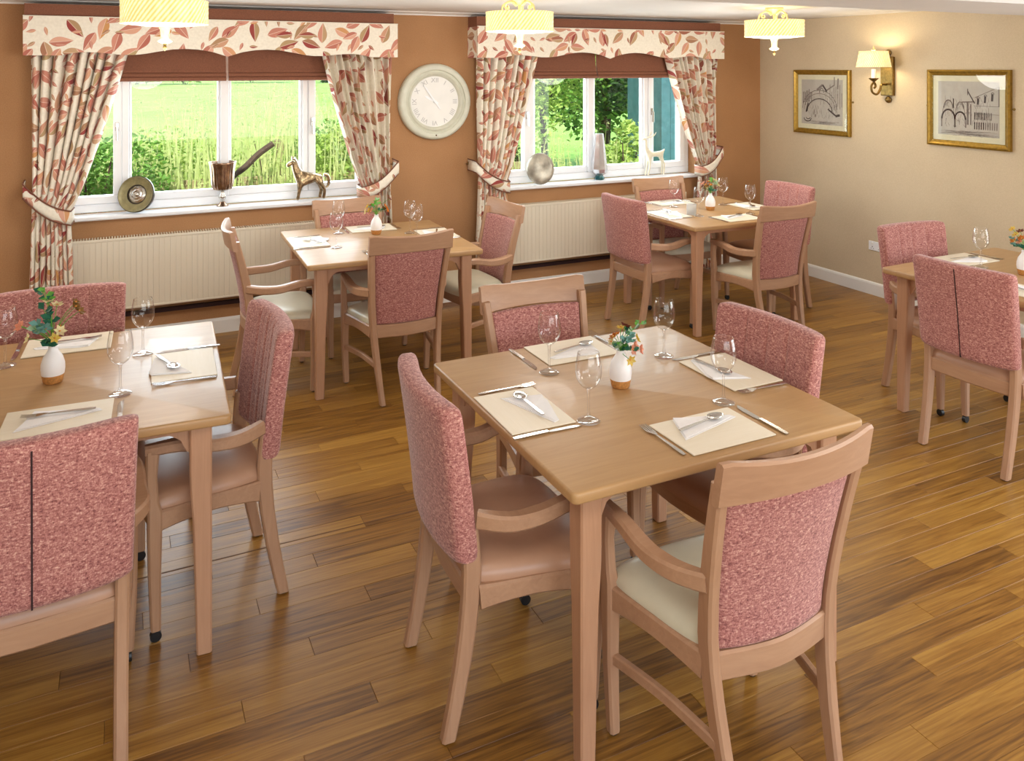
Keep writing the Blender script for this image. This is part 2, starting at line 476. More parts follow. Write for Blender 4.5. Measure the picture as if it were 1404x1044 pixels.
for i, (_, _, xa, xb, ya, yb) in enumerate(cells):
    if i < 300:
        cx, cy = (xa + xb) / 2, (ya + yb) / 2
        key = (round(xb - xa, 4), round(yb - ya, 4))
        if key not in shared:
            v, f = plank_geo(xa, xb, ya, yb, cx, cy)
            me = bpy.data.meshes.new('plank'); me.from_pydata(v, [], f); me.update(); me.materials.append(FLOOR); shared[key] = me
        o = bpy.data.objects.new('plank', shared[key]); COL.objects.link(o); o.parent = fl; o.location = (cx, cy, 0)
    else:
        v, f = plank_geo(xa, xb, ya, yb, 0, 0); n = len(sv); sv += v; sf += [tuple(k + n for k in q) for q in f]
tag(raw('plank_field', sv, sf, FLOOR, fl), kind='stuff')
tag(box('trim_floor_seam', X0, 1.25, 3.149, 3.155, -.001, .0008, GROOVE), 'dark joint strip across the plank floor', kind='structure')

# windows
def window(name, w, muls, label, handles):
    e = thing(name, ((w[0] + w[1]) / 2, D + .1, WZ0), label=label, kind='structure')
    ox, oy, oz = e.location
    def b(n, x0, x1, y0, y1, z0, z1, mat=UPVC, par=e, bev=.004):
        o = box(n, x0 - ox, x1 - ox, y0 - oy, y1 - oy, z0 - oz, z1 - oz, mat, par, bev); return o
    ya, yb = D + .1, D + .165
    b('frame_rail', w[0], w[1], ya, yb, .85, .905); b('frame_rail', w[0], w[1], ya, yb, WZ1 - .06, WZ1)
    b('frame_stile', w[0], w[0] + .055, ya, yb, .905, WZ1 - .06); b('frame_stile', w[1] - .055, w[1], ya, yb, .905, WZ1 - .06)
    edges = [w[0] + .055] + [q for m in muls for q in m] + [w[1] - .055]
    for m in muls: b('mullion', m[0], m[1], ya, yb, .905, WZ1 - .06)
    for k in range(len(muls) + 1):
        xa, xb = edges[2 * k], edges[2 * k + 1]
        opening = k in (0, len(muls))
        t = .05 if opening else .016
        s = thing('sash'); s.parent = e
        y2 = ya - .012 if opening else ya + .014
        bot = .955
        b('sash_rail', xa, xb, y2, yb - .01, .905, bot, par=s); b('sash_rail', xa, xb, y2, yb - .01, WZ1 - .06 - t, WZ1 - .06, par=s)
        b('sash_stile', xa, xa + t, y2, yb - .01, bot, WZ1 - .06 - t, par=s); b('sash_stile', xb - t, xb, y2, yb - .01, bot, WZ1 - .06 - t, par=s)
        b('pane', xa + t, xb - t, ya + .03, ya + .036, bot, WZ1 - .06 - t, PANE, s, 0)
        if opening:
            hx = xb - .026 if k == 0 else xa + .026
            b('handle_base', hx - .011, hx + .011, y2 - .016, y2, 1.37, 1.43, STEEL, s, .003)
            b('handle_lever', hx - .007, hx + .007, y2 - .034, y2 - .014, 1.31, 1.405, STEEL, s, .003)
    b('window_sill', w[0] - .03, w[1] + .03, D - .035, D + .1, WZ0 - .027, WZ0, UPVC, e, .006)
    return e
window('window_1', W1, [(.03, .075), (.642, .70), (1.20, 1.24)], 'white framed window looking onto a meadow and tall weeds', 1)
window('window_2', W2, [(3.02, 3.065), (3.575, 3.635), (4.14, 4.185)], 'white framed window looking onto trees and a teal shed', 1)
for nm, yy, xx in (('window_added', Y0 - .1, (-1.8, 3.6)),):  # unseen window added to go with the rear fill light
    e = thing(nm, (.9, yy, .6), label='white framed window in the rear wall', kind='structure')
    for x in (-2.7, -.9, .9, 2.66): box('frame_stile', x, x + .05, -.03, .03, 0, 1.5, UPVC, e)
e = thing('door_added', (RW + .1, .45, 0), label='white framed glazed patio door', kind='structure')  # unseen door added to carry the fill light from the right
for y in (-1.55, -.5, .5, 1.5): box('frame_stile', -.03, .03, y, y + .05, 0, 2.06, UPVC, e)

# ------------------------------------------------------------------ garden
tag(raw('ground', [(-60, D + .25, -.1), (90, D + .25, -.1), (90, 24, 0.0), (-60, 24, 0.0), (140, 140, .2), (-110, 140, .2)], [(0, 1, 2, 3), (3, 2, 4, 5)], MEADOW), 'bright green meadow outside the windows', kind='structure')
def leaf_cloud(name, n, rx, ry, rz, cz, mats, parent, size, rng, shell=.35, lumps=0):
    vs, fs = [], []
    cen = [(rng.uniform(-.6, .6) * rx, rng.uniform(-.6, .6) * ry, cz + rng.uniform(-.6, .7) * rz) for _ in range(lumps)] or [(0, 0, cz)]
    for i in range(n):
        c = rng.choice(cen); k = (.55 if lumps else 1.)
        while True:
            p = Vector((rng.uniform(-1, 1), rng.uniform(-1, 1), rng.uniform(-1, 1)))
            if shell < p.length < 1: break
        q = Vector((c[0] + p.x * rx * k, c[1] + p.y * ry * k, c[2] + p.z * rz * k))
        if q.z < .02: continue
        a = Vector((rng.uniform(-1, 1), rng.uniform(-1, 1), rng.uniform(-.6, .6))).normalized()
        b = a.orthogonal().normalized(); b.rotate(Matrix.Rotation(rng.uniform(0, 6.28), 3, a))
        s = size * rng.uniform(.6, 1.3); m = len(vs)
        vs += [q - a * s, q + b * s * .45, q + a * s, q - b * s * .45 + a.cross(b) * s * .2]
        fs += [(m, m + 1, m + 2), (m, m + 2, m + 3)]
    return raw(name, vs, fs, mats, parent)
def shrub(loc, rx, ry, h, mat, n, size, label, seed, lumps=5, cat='shrub', nm='shrub'):
    rng = random.Random(seed)
    t = thing(nm, loc, label=label, cat=cat)
    for k in range(4):
        a = rng.uniform(0, 6.28)
        tube('stem', [(0, 0, 0), (math.cos(a) * rx * .3, math.sin(a) * ry * .3, h * .5), (math.cos(a) * rx * .5, math.sin(a) * ry * .5, h * .85)], [.02, .014, .006], BARK, t, 5)
    leaf_cloud('foliage', n, rx, ry, h * .5, h * .52, mat, t, size, rng, .2, lumps)
    return t
GZ = -.1
shrub((-.25, 7.7, GZ), .75, .55, 1.35, LF1, 5200, .032, 'green bramble shrub outside, seen left of the round plate on the sill', 1)
shrub((.55, 8.7, GZ), .9, .5, 1.15, LF2, 5200, .03, 'pale green shrub outside, seen between the plate and the goblet', 2)
shrub((1.55, 8.5, GZ), .8, .6, 1.3, LF1, 6000, .032, 'leafy green shrub outside, seen behind the horse ornament', 3)
shrub((2.35, 8.2, GZ), .7, .5, 1.2, LF2, 4800, .03, 'pale green shrub outside, seen at the right of the left window', 4)
# tall weeds: nobody could count them
vs, fs = [], []
rng = random.Random(5)
for i in range(7500):
    x, y = rng.uniform(-1.4, 5.2), 7.6 + 9. * rng.random() ** 1.7
    dens = (.35 + .65 * math.exp(-((x - 1.2 - (y - 8) * .25) / 1.1) ** 2)) * max(.12, 1.1 - (y - 7.6) / 9.)
    if rng.random() > dens: continue
    h = (.5 + 1.05 * rng.random() ** 1.5) * (.72 + .5 * dens); lx, ly = rng.gauss(0, .12), rng.gauss(0, .08)
    w = rng.uniform(.004, .009); m = len(vs)
    vs += [(x - w, y, GZ), (x + w, y, GZ), (x + lx * .4 + w, y + ly, GZ + h * .6), (x + lx * .4 - w, y + ly, GZ + h * .6), (x + lx, y + ly, GZ + h)]
    fs += [(m, m + 1, m + 2, m + 3), (m + 3, m + 2, m + 4)]
    for k in range(rng.randint(6, 13)):
        t = rng.uniform(.25, 1.); px, pz = x + lx * t, GZ + h * t; s = rng.uniform(.02, .05); a = rng.uniform(0, 6.28); m = len(vs)
        vs += [(px, y + ly * t, pz), (px + math.cos(a) * s * .6, y + ly * t + math.sin(a) * s * .5, pz + s * .5), (px + math.cos(a) * s * 1.3, y + ly * t + math.sin(a) * s, pz + s * .2)]
        fs.append((m, m + 1, m + 2))
tag(raw('tall_weeds', vs, fs, STRAW), 'tall pale green weeds and grasses growing outside the left window', 'weeds', kind='stuff')
f = thing('post_and_rail_fence', (1.4, 8.0, GZ), label='weathered wooden post and rail fence outside the left window', cat='fence')
for x in (-1.9, 0., 1.9): box('post', x - .045, x + .045, -.045, .045, 0, 1.2, FENCEW, f, .008)
for z in (.78, .42): box('rail', -2.6, 2.6, -.075, -.045, z, z + .09, FENCEW, f, .006)
t = tube('fallen_branch', smoothpath([(.5, 7.4, -.1), (.72, 7.41, .45), (.88, 7.42, .8), (1.02, 7.44, .93), (1.13, 7.46, 1.03), (1.25, 7.48, 1.11)]), [.02] * 15 + [.027] * 16, BARK)
tag(t, 'dark bare branch leaning on the fence outside', 'branch')
# far tree line
k = 0
for x, y, h, w_, mt, txt in [(-2, 78, 4.5, 6, LF3, 'left end'), (6, 84, 3.4, 6, LF2, 'centre left'), (12.6, 88, 3.6, 3.6, LF1, 'centre'), (22., 86, 4.6, 3.6, LF3, 'centre right'), (29, 80, 4.4, 6, LF1, 'right end')]:
    shrub((x, y, .05), w_, 2.5, h, mt, 1400, .42, 'distant green tree on the far meadow edge, at its ' + txt, 20 + k, 4, 'tree', 'distant_tree'); k += 1
# trees beyond the right window
def tree(loc, h, rad, mats, n, size, label, seed, trunk_r=.09, lean=.2, low=.5):
    rng = random.Random(seed); t = thing('garden_tree', loc, label=label, cat='tree')
    top = (lean, 0, h * .75)
    tube('trunk', smoothpath([(0, 0, 0), (lean * .2, .03, h * .3), (lean * .6, 0, h * .55), top]), [trunk_r * (1 - .035 * i) for i in range(19)], BARK, t, 8)
    for a in range(5):
        an = rng.uniform(0, 6.28); z = h * rng.uniform(.35, .6)
        tube('branch', [(lean * .4, 0, z), (lean * .4 + math.cos(an) * rad * .4, math.sin(an) * rad * .4, z + h * .12), (lean * .4 + math.cos(an) * rad * .8, math.sin(an) * rad * .8, z + h * .2)], [trunk_r * .45, trunk_r * .3, .008], BARK, t, 6)
    for mt, nn, lz in mats:
        leaf_cloud('foliage', nn, rad, rad * .7, h * (1 - low) * .5, h * (low + (1 - low) * .5) + lz, mt, t, size, rng, .1, 9)
    return t
tree((7.0, 11.2, GZ), 3.6, 1.25, [(LF3, 9000, -.1), (LF1, 3500, .0)], 0, .06, 'dark trunked leafy tree outside the right window', 31, .13, .35, .22)
tree((5.15, 9.6, GZ), 3.2, .85, [(LF2, 6500, 0.), (LF1, 2200, .1)], 0, .045, 'sunlit pale leafed tree outside, seen above the silver disc', 32, .06, -.2, .3)
shrub((4.0, 8.6, GZ), .42, .4, 1.0, LF3, 1300, .05, 'dark green shrub outside, left of the silver disc', 41, 3)
shrub((5.65, 8.5, GZ), .42, .35, 1.15, LF2, 1700, .05, 'bright sunlit shrub outside, between the silver vase and the deer', 42, 4)
shrub((6.5, 8.3, GZ), .3, .2, 1.1, LF2, 420, .045, 'sparse leafy shrub outside in front of the teal shed', 43, 4)
s = thing('garden_shed', (7.35, 8.75, GZ), R(4), label='teal painted board shed outside the right window', cat='shed')
for i in range(14):
    box('board', -1.05 + i * .15, -1.05 + i * .15 + .144, -.02, .0, .05, 2.6, TEAL, s, .004)
box('shed_body', -1.04, 1.05, .0, .7, .0, 2.6, TEAL, s)
bm = bmesh.new(); bm_box(bm, -1.2, 1.2, -.15, .85, 2.6, 2.68); bm_done('roof', bm, BARK, s)

# ------------------------------------------------------------------ radiators under the windows
def radiator(x0, x1, label):
    t = thing('radiator', ((x0 + x1) / 2, D, 0), label=label, cat='radiator', group='long cream radiators under the windows')
    w = x1 - x0; y = -.078
    vs, fs = [], []
    n = int(w / .033); xs = []
    for i in range(n):
        a = -w / 2 + i * w / n; b = a + w / n
        xs += [(a, 0.), (b - .005, 0.), (b - .004, .0025), (b - .001, .0025)]
    xs.append((w / 2, 0.))
    z0, z1 = .262, .69
    for x, d in xs: vs += [(x, y + d, z0), (x, y + d, z1)]
    for i in range(len(xs) - 1): fs.append((2 * i, 2 * i + 2, 2 * i + 3, 2 * i + 1))
    raw('fluted_front', vs, fs, RADM, t)
    box('case', -w / 2, w / 2, y + .003, -.004, .262, .688, RADM, t)
    box('top_rim', -w / 2, w / 2, y - .003, y + .012, .688, .705, RADM, t, .003)
    box('bottom_rim', -w / 2, w / 2, y - .003, y + .012, .25, .264, RADM, t, .003)
    box('grille_bed', -w / 2 + .005, w / 2 - .005, y + .012, -.01, .688, .69, BLACK, t)
    bm = bmesh.new()
    k = int(w / .016)
    for i in range(k):
        x = -w / 2 + (i + .5) * w / k; bm_box(bm, x - .0042, x + .0042, y + .01, -.008, .69, .708)
    tag(bm_done('grille_bars', bm, RADM, t), kind='stuff')
    box('pipe_box', -w / 2 + .02, w / 2 - .02, -.03, -.001, .19, .215, SEAM, t)
    return t
radiator(-.45, 1.78, 'long cream fluted radiator under the left window')
radiator(2.55, 4.46, 'long cream fluted radiator under the right window')

# ------------------------------------------------------------------ pelmets, blinds, curtains
PROF = [(0, 1.858), (.03, 1.868), (.09, 1.888), (.17, 1.902), (.25, 1.907), (.33, 1.903), (.42, 1.888), (.5, 1.872), (.56, 1.866), (.63, 1.866), (.7, 1.874), (.78, 1.881), (.85, 1.881), (.9, 1.874), (.94, 1.864), (.97, 1.860), (1.2, 1.860)]
def zprof(d):
    d = abs(d)
    for (a, za), (b, zb) in zip(PROF, PROF[1:]):
        if a <= d <= b: return za + (zb - za) * (d - a) / (b - a)
    return 1.86
def pelmet(x0, x1, label):
    cx = (x0 + x1) / 2; w = (x1 - x0) / 2
    t = thing('pelmet', (cx, D, 1.86), label=label, cat='pelmet', group='leaf print pelmets')
    n = 90; fy = -.2; zt = 2.094
    def face(nm, pts, th_dir):
        """pts: list of (x, y, zbottom, u)"""
        vs, uv = [], []
        for x, y, zb, u in pts:
            for k in range(5):
                z = zb + (zt - zb) * k / 4; vs.append((x, y, z - 1.86)); uv.append((u, z))
        for x, y, zb, u in pts:
            for k in range(5):
                z = zb + (zt - zb) * k / 4; vs.append((x + th_dir[0], y + th_dir[1], z - 1.86)); uv.append((u, z))
        N = len(pts); fs = []
        for i in range(N - 1):
            for k in range(4):
                a = i * 5 + k; fs.append((a, a + 5, a + 6, a + 1)); b = a + N * 5; fs.append((b, b + 1, b + 6, b + 5))
            fs.append((i * 5, N * 5 + i * 5, N * 5 + i * 5 + 5, i * 5 + 5)); fs.append((i * 5 + 4, i * 5 + 9, N * 5 + i * 5 + 9, N * 5 + i * 5 + 4))
        for i in (0, N - 1):
            for k in range(4): fs.append((i * 5 + k, i * 5 + k + 1, N * 5 + i * 5 + k + 1, N * 5 + i * 5 + k))
        return raw(nm, vs, fs, LEAFPRINT, t, uv=uv)
    face('scalloped_front', [(-w + 2 * w * i / n, fy, zprof(-w + 2 * w * i / n), cx + -w + 2 * w * i / n) for i in range(n + 1)], (0, .014))
    for s_ in (-1, 1): face('side_return', [(s_ * w, fy + .014 + (-.002 - fy - .014) * i / 6, 1.86, cx - s_ * .7 + i * .03) for i in range(7)], (-s_ * .012, 0))
    box('top_piping', -w - .002, w + .002, fy - .003, fy + .012, zt - 1.86, zt - 1.86 + .006, LEAFPRINT, t, .002)
    box('header_board', -w + .004, w - .02, fy + .03, -.002, zt - 1.86 - .02, 2.172 - 1.86, BLINDM, t)
    return t
pelmet(-.5, 1.812, 'leaf print scalloped pelmet above the left window')
pelmet(2.436, 4.775, 'leaf print scalloped pelmet above the right window')
def blind(x0, x1, label):
    t = thing('roman_blind', ((x0 + x1) / 2, D - .03, 1.695), label=label, cat='blind', group='raised brown roman blinds')
    w = (x1 - x0) / 2
    prof = [(0, 2.0), (-.006, 1.9), (-.014, 1.80), (-.02, 1.775), (-.012, 1.768), (.0, 1.768), (.004, 1.99)]
    loft('fabric_panel', [[(x, y, z - 1.695) for y, z in prof] for x in (-w, w)], BLINDM, t, smooth=True)
    for k in range(3):
        zb = 1.697 + k * .026; d = .042 - k * .01
        p = [(-.004, zb + .034), (-d * .7, zb + .032), (-d, zb + .022), (-d, zb + .006), (-d * .8, zb), (-.004, zb + .002)]
        loft('fold', [[(x, y, z - 1.695) for y, z in p] for x in (-w, w)], BLINDM, t, smooth=True)
    box('headrail', -w, w, -.004, .02, .29, .31, WHITE, t)
    return t
blind(-.34, .662, 'brown roman blind at the left of the meadow window')
blind(.678, 1.68, 'brown roman blind at the right of the meadow window')
blind(2.64, 3.56, 'brown roman blind at the left of the tree-view window')
blind(3.572, 4.6, 'brown roman blind at the right of the tree-view window')
def curtain(xo, xi_top, xi_tie, ztie_o, ztie_i, label, seed, zbot=.03):
    """xo: outer edge, xi: inner edge. gathered by a tieback"""
    sgn = 1 if xi_top > xo else -1
    rng = random.Random(seed)
    ymid = D - .13
    t = thing('curtain', (xo, ymid, 0), label=label, cat='curtain', group='leaf print curtains tied back')
    NU, NV = 150, 60; vs, uv = [], []
    nf = 9
    ph = [rng.uniform(-.35, .35) for _ in range(nf + 2)]
    zt = 1.93; zm = (ztie_o + ztie_i) / 2
    for j in range(NV + 1):
        v = j / NV
        for i in range(NU + 1):
            u = i / NU
            ztie = ztie_o + (ztie_i - ztie_o) * u
            z = zt + (zbot - zt) * v
            if z > ztie:
                q = (z - ztie) / (zt - ztie)
                xi = xi_tie + (xi_top - xi_tie) * (q ** .82); xa = xo + sgn * .012 * (1 - q)
                amp = .044 * (.55 + .45 * q)
            else:
                q = min(1, (ztie - z) / .5)
                xi = xi_tie + sgn * .03 * math.sin(q * PI * .5) * .6; xa = xo + sgn * .012 * (1 - q) - sgn * .004 * q
                amp = .02 + .012 * q
            pinch = math.exp(-((z - ztie) / .06) ** 2)
            amp *= (1 - .55 * pinch)
            fold = u * nf + .22 * math.sin(u * 9 + ph[1]) * 1.0 + .1 * math.sin(v * 5 + ph[2])
            s = math.sin(2 * PI * fold)
            y = amp * (abs(s) ** .8) * (1 if s > 0 else -1) + .008 * math.sin(7 * v + u * 20)
            x = xa + (xi - xa) * u + .004 * math.sin(2 * PI * fold * 1.0 + 1.2)
            vs.append((x - xo + sgn * .014 * (1 - u), y, z)); uv.append((xo + u * 1.05 + seed * .37, z))
    fs = [(j * (NU + 1) + i, j * (NU + 1) + i + 1, (j + 1) * (NU + 1) + i + 1, (j + 1) * (NU + 1) + i) for j in range(NV) for i in range(NU)]
    c = raw('drape', vs, fs, LEAFPRINT, t, smooth=True, uv=uv)
    md = c.modifiers.new('thickness', 'SOLIDIFY'); md.thickness = .003
    # tieback band looping around the cloth
    n = 22; hb = .085
    path = []
    wth = xi_tie - xo
    for i in range(n + 1):
        a = i / n; x = -sgn * .018 + (wth + sgn * .03) * a
        y = -.052 - .012 * math.sin(a * PI)
        z = ztie_o + .05 + (ztie_i - ztie_o - .08) * a - .035 * math.sin(a * PI)
        path.append((x, y, z))
    path = [(-sgn * .02, .1, ztie_o + .055)] + path + [(wth + sgn * .028, .02, ztie_i - .02), (wth * .5, .06, ztie_i + .02)]
    vs, uv = [], []
    for i, (x, y, z) in enumerate(path):
        for k in range(4): vs.append((x, y - .003 * math.sin(k * PI / 3), z - hb / 2 + hb * k / 3)); uv.append((seed + abs(x), z + k * .03 + .4))
    fs = [(i * 4 + k, i * 4 + 4 + k, i * 4 + 5 + k, i * 4 + 1 + k) for i in range(len(path) - 1) for k in range(3)]
    tb = raw('tieback', vs, fs, LEAFPRINT, t, smooth=True, uv=uv)
    md = tb.modifiers.new('thickness', 'SOLIDIFY'); md.thickness = .005
    for dz in (-hb / 2, hb / 2): tube('piping', [(x, y - .003, z + dz) for x, y, z in path], .0045, PIPING, tb, 6)
    tube('hook', [(-sgn * .02, .124, ztie_o + .055), (-sgn * .022, .09, ztie_o + .055), (-sgn * .022, .085, ztie_o + .075)], .005, BRASS, t, 6)
    return t
curtain(-.485, .075, -.262, 1.0, .90, 'leaf print curtain at the far left, tied back to the left', 1)
curtain(1.805, 1.27, 1.57, 1.02, .93, 'leaf print curtain tied back beside the round clock, on its left', 2)
curtain(2.445, 2.99, 2.70, .99, .90, 'leaf print curtain tied back beside the round clock, on its right', 3)
curtain(4.757, 4.2, 4.555, 1.0, .92, 'leaf print curtain nearest the beige wall, tied back to the right', 4)

# ------------------------------------------------------------------ clock
c = thing('wall_clock', (2.16, D, 1.53), label='large round pale grey wall clock between the windows', cat='clock')
CLK = plain('pale_grey_green_paint', (206, 206, 190), .45, .04, 20); CLKF = plain('clock_face_white', (232, 231, 228), .4, .03, 8); NUM = plain('faded_numerals', (190, 188, 188), .7)
lathe('rim', [(.19, .02), (.2, .045), (.212, .05), (.22, .04), (.235, .038), (.24, .05), (.262, .056), (.278, .05), (.286, .03), (.286, .003), (.18, .003), (.19, .02)], CLK, c, 56, rot=(R(90), 0, 0))
lathe('face', [(0, .022), (.196, .022), (.196, .005), (0, .005)], CLKF, c, 48, rot=(R(90), 0, 0))
def hand(nm, ang, L, w, tail, y):
    d = Vector((math.sin(ang), 0, math.cos(ang))); n = Vector((d.z, 0, -d.x))
    pts = [d * -tail + n * w, d * L * .7 + n * w * 1.5, d * L, d * L * .7 - n * w * 1.5, d * -tail - n * w]
    vs = [Vector((p.x, y, p.z)) for p in pts] + [Vector((p.x, y + .002, p.z)) for p in pts]
    raw(nm, vs, [(0, 1, 2, 3, 4), (9, 8, 7, 6, 5)] + [(i, (i + 1) % 5, (i + 1) % 5 + 5, i + 5) for i in range(5)], UPVC, c)
hand('minute_hand', R(-36), .165, .0045, .07, -.03); hand('hour_hand', R(-62), .1, .006, .03, -.027)
lathe('hand_boss', [(0, .034), (.011, .034), (.011, .022)], UPVC, c, 12, rot=(R(90), 0, 0))
def text_mesh(txt, size):
    cu = bpy.data.curves.new('numeral', 'FONT'); cu.body = txt; cu.size = size; cu.align_x = 'CENTER'; cu.align_y = 'CENTER'; cu.extrude = .0006
    o = bpy.data.objects.new('tmp', cu); COL.objects.link(o)
    me = bpy.data.meshes.new_from_object(o.evaluated_get(bpy.context.evaluated_depsgraph_get()))
    bpy.data.objects.remove(o); return me
for i, s_ in enumerate(['XII', 'I', 'II', 'III', 'IIII', 'V', 'VI', 'VII', 'VIII', 'IX', 'X', 'XI']):
    a = R(30 * i); me = text_mesh(s_, .05)
    o = link('numeral', me, NUM, c, (math.sin(a) * .16, -.0235, math.cos(a) * .16)); o.rotation_euler = (Matrix.Rotation(a, 3, 'Y') @ Matrix.Rotation(R(90), 3, 'X')).to_euler()
lathe('winder', [(0, .058), (.006, .056), (.006, .05)], GILTDARK, c, 10, loc=(0, 0, -.252), rot=(R(90), 0, 0))

# ------------------------------------------------------------------ framed prints
def picture(yc, zc, w, h, label, kind):
    t = thing('framed_print', (RW, yc, zc), R(-90), label=label, cat='picture', group='gilt framed prints')
    # local: x along the wall, -y out of the wall
    fw, dep = .042, .026
    def rail(nm, x0, x1, z0, z1, horiz, flip):
        pr = [(0, 0), (0, -dep), (fw * .3, -dep - .006), (fw * .55, -dep + .004), (fw, -.012), (fw, 0)]
        secs = []
        if horiz:
            for x, k in ((x0, 1), (x1, -1)): secs.append([(x + k * d, y, (z0 + d if not flip else z0 - d)) for d, y in pr])
        else:
            for z, k in ((z0, 1), (z1, -1)): secs.append([((x0 + d if not flip else x0 - d), y, z + k * d) for d, y in pr])
        loft(nm, secs, GILT, t)
    a, b = w / 2, h / 2
    rail('frame_rail', -a, a, -b, 0, True, False); rail('frame_rail', -a, a, b, 0, True, True)
    rail('frame_stile', -a, 0, -b, b, False, False); rail('frame_stile', a, 0, -b, b, False, True)
    box('backing', -a + .01, a - .01, -.004, -.001, -b + .01, b - .01, GILTDARK, t)
    box('mount', -a + .038, a - .038, -.011, -.004, -b + .038, b - .038, MAT_CREAM, t)
    iw, ih = a - .082, b - .082
    box('print_sheet', -iw, iw, -.012, -.0108, -ih, ih, PAPER, t)
    rg = random.Random(int(yc * 100)); K = [bmesh.new(), bmesh.new()]
    def st(x0, z0, x1, z1, wd, k=0, lay=0):
        p, q = Vector((x0, 0, z0)), Vector((x1, 0, z1)); d = (q - p)
        if d.length < 1e-5: return
        n = Vector((-d.z, 0, d.x)).normalized() * wd * .42
        y = -.01225 - .00006 * lay
        v = [K[k].verts.new((c.x * 1.14, y, c.z * 1.12)) for c in (p - n, q - n, q + n, p + n)]; K[k].faces.new(v)
    def poly(pts, wd, k=0):
        for p, q in zip(pts, pts[1:]): st(*p, *q, wd * .7, k)
    def arc(cx, cz, rx, rz, wd, k=0, a0=0, a1=180, n=10): poly([(cx + rx * math.cos(R(a0 + (a1 - a0) * i / n)), cz + rz * math.sin(R(a0 + (a1 - a0) * i / n))) for i in range(n + 1)], wd, k)
    if kind == 'bridge':
        arc(-.02, -.075, .12, .1, .012); arc(-.02, -.06, .15, .125, .008, 1); arc(-.02, -.05, .165, .14, .006)
        st(-.045, .09, .01, .13, .02, 1); st(.01, .13, .05, .08, .016); arc(0, .07, .02, .035, .008)
        st(.03, .08, .12, .13, .012, 1); st(.12, .13, .12, .19, .01, 1); st(.15, .1, .155, .18, .016, 1)
        for i in range(7): st(.08 + i * .018, -.03 + rg.uniform(-.03, .02), .08 + i * .018, .09 + rg.uniform(-.02, .05), .006, 1)
        for i in range(8): st(-.18 + i * .012, .02 + rg.uniform(-.05, .0), -.18 + i * .012, .085 + rg.uniform(-.02, .02), .008, 1)
        st(-.15, -.08, -.13, -.01, .014); st(.06, -.05, .13, -.095, .014); st(.13, -.1, .17, -.09, .02)
        arc(-.135, -.125, .035, .025, .012, 0, 180, 360); arc(-.13, -.12, .02, .012, .01, 0, 180, 360); st(-.06, -.115, -.06, -.095, .014, 1)
        for i in range(16): st(rg.uniform(-.18, .0), -.14 - rg.uniform(0, .03), rg.uniform(.02, .18), -.14 - rg.uniform(0, .03), .0015, 1)
    else:
        for cx, s_ in ((-.13, 1.), (-.05, .8)):
            arc(cx, -.07, .045 * s_, .06 * s_, .018); arc(cx, -.05, .04 * s_, .1 * s_, .006, 1); arc(cx, .0, .03 * s_, .05 * s_, .012, 1)
            st(cx - .046 * s_, -.07, cx - .046 * s_, -.12, .01, 1); st(cx + .046 * s_, -.07, cx + .046 * s_, -.12, .01, 1)
        st(-.095, .0, -.095, .06, .008); st(0.0, -.1, .0, .04, .016, 1); st(.02, -.1, .02, .03, .01, 1)
        st(-.04, .04, .045, .045, .01, 1); poly([(.0, .11), (.03, .06), (.045, .035)], .012); st(.0, .085, .0, .125, .006)
        st(.045, .07, .19, .135, .005, 1); st(.045, .02, .2, .02, .003, 1); st(.045, -.03, .2, -.03, .003, 1)
        for i, xx in enumerate((.065, .11, .155)): st(xx, .028 + i * .012, xx + .003, .068 + i * .014, .014 + .001 * i); arc(xx + .004, .066 + i * .014, .009, .01, .006)
        for i in range(11): st(.045 + i * .0105, -.065, .046 + i * .0105, -.02, .005 if i % 2 else .008, 0 if i < 8 else 1)
        for i in range(11): st(.045 + i * .014, -.125, .046 + i * .014, -.08, .008, 0 if i < 5 else 1)
        st(.198, .02, .198, .14, .008, 1)
        for i in range(22): st(rg.uniform(-.19, .0), -.13 - rg.uniform(0, .045), rg.uniform(.02, .2), -.13 - rg.uniform(0, .045), .0014, 1)
    for i in range(110):
        hx, hz = rg.uniform(-.15, .15), rg.uniform(-.13, .05)
        st(hx, hz, hx + rg.uniform(-.012, .012), hz + rg.uniform(.012, .04), .0022, 1)
    for k, nm, mt in ((0, 'ink_lines', INK), (1, 'pale_ink_lines', INKL)):
        tag(bm_done(nm, K[k], mt, t), kind='stuff')
    box('glazing', -a + .036, a - .036, -.0155, -.0145, -b + .036, b - .036, PANE, t)
    for s_ in (-1, 1): lathe('wall_fixing', [(0, .008), (.007, .007), (.009, .002), (.009, 0)], BRASS, t, 10, loc=(s_ * (a + .012), 0, .01), rot=(R(90), 0, 0))
    return t
picture(5.098, 1.494, .61, .543, 'gilt framed sketch of an arched bridge, nearer the room corner', 'bridge')
picture(3.78, 1.499, .62, .545, 'gilt framed sketch of arcaded buildings, right of the wall lamp', 'arcade')

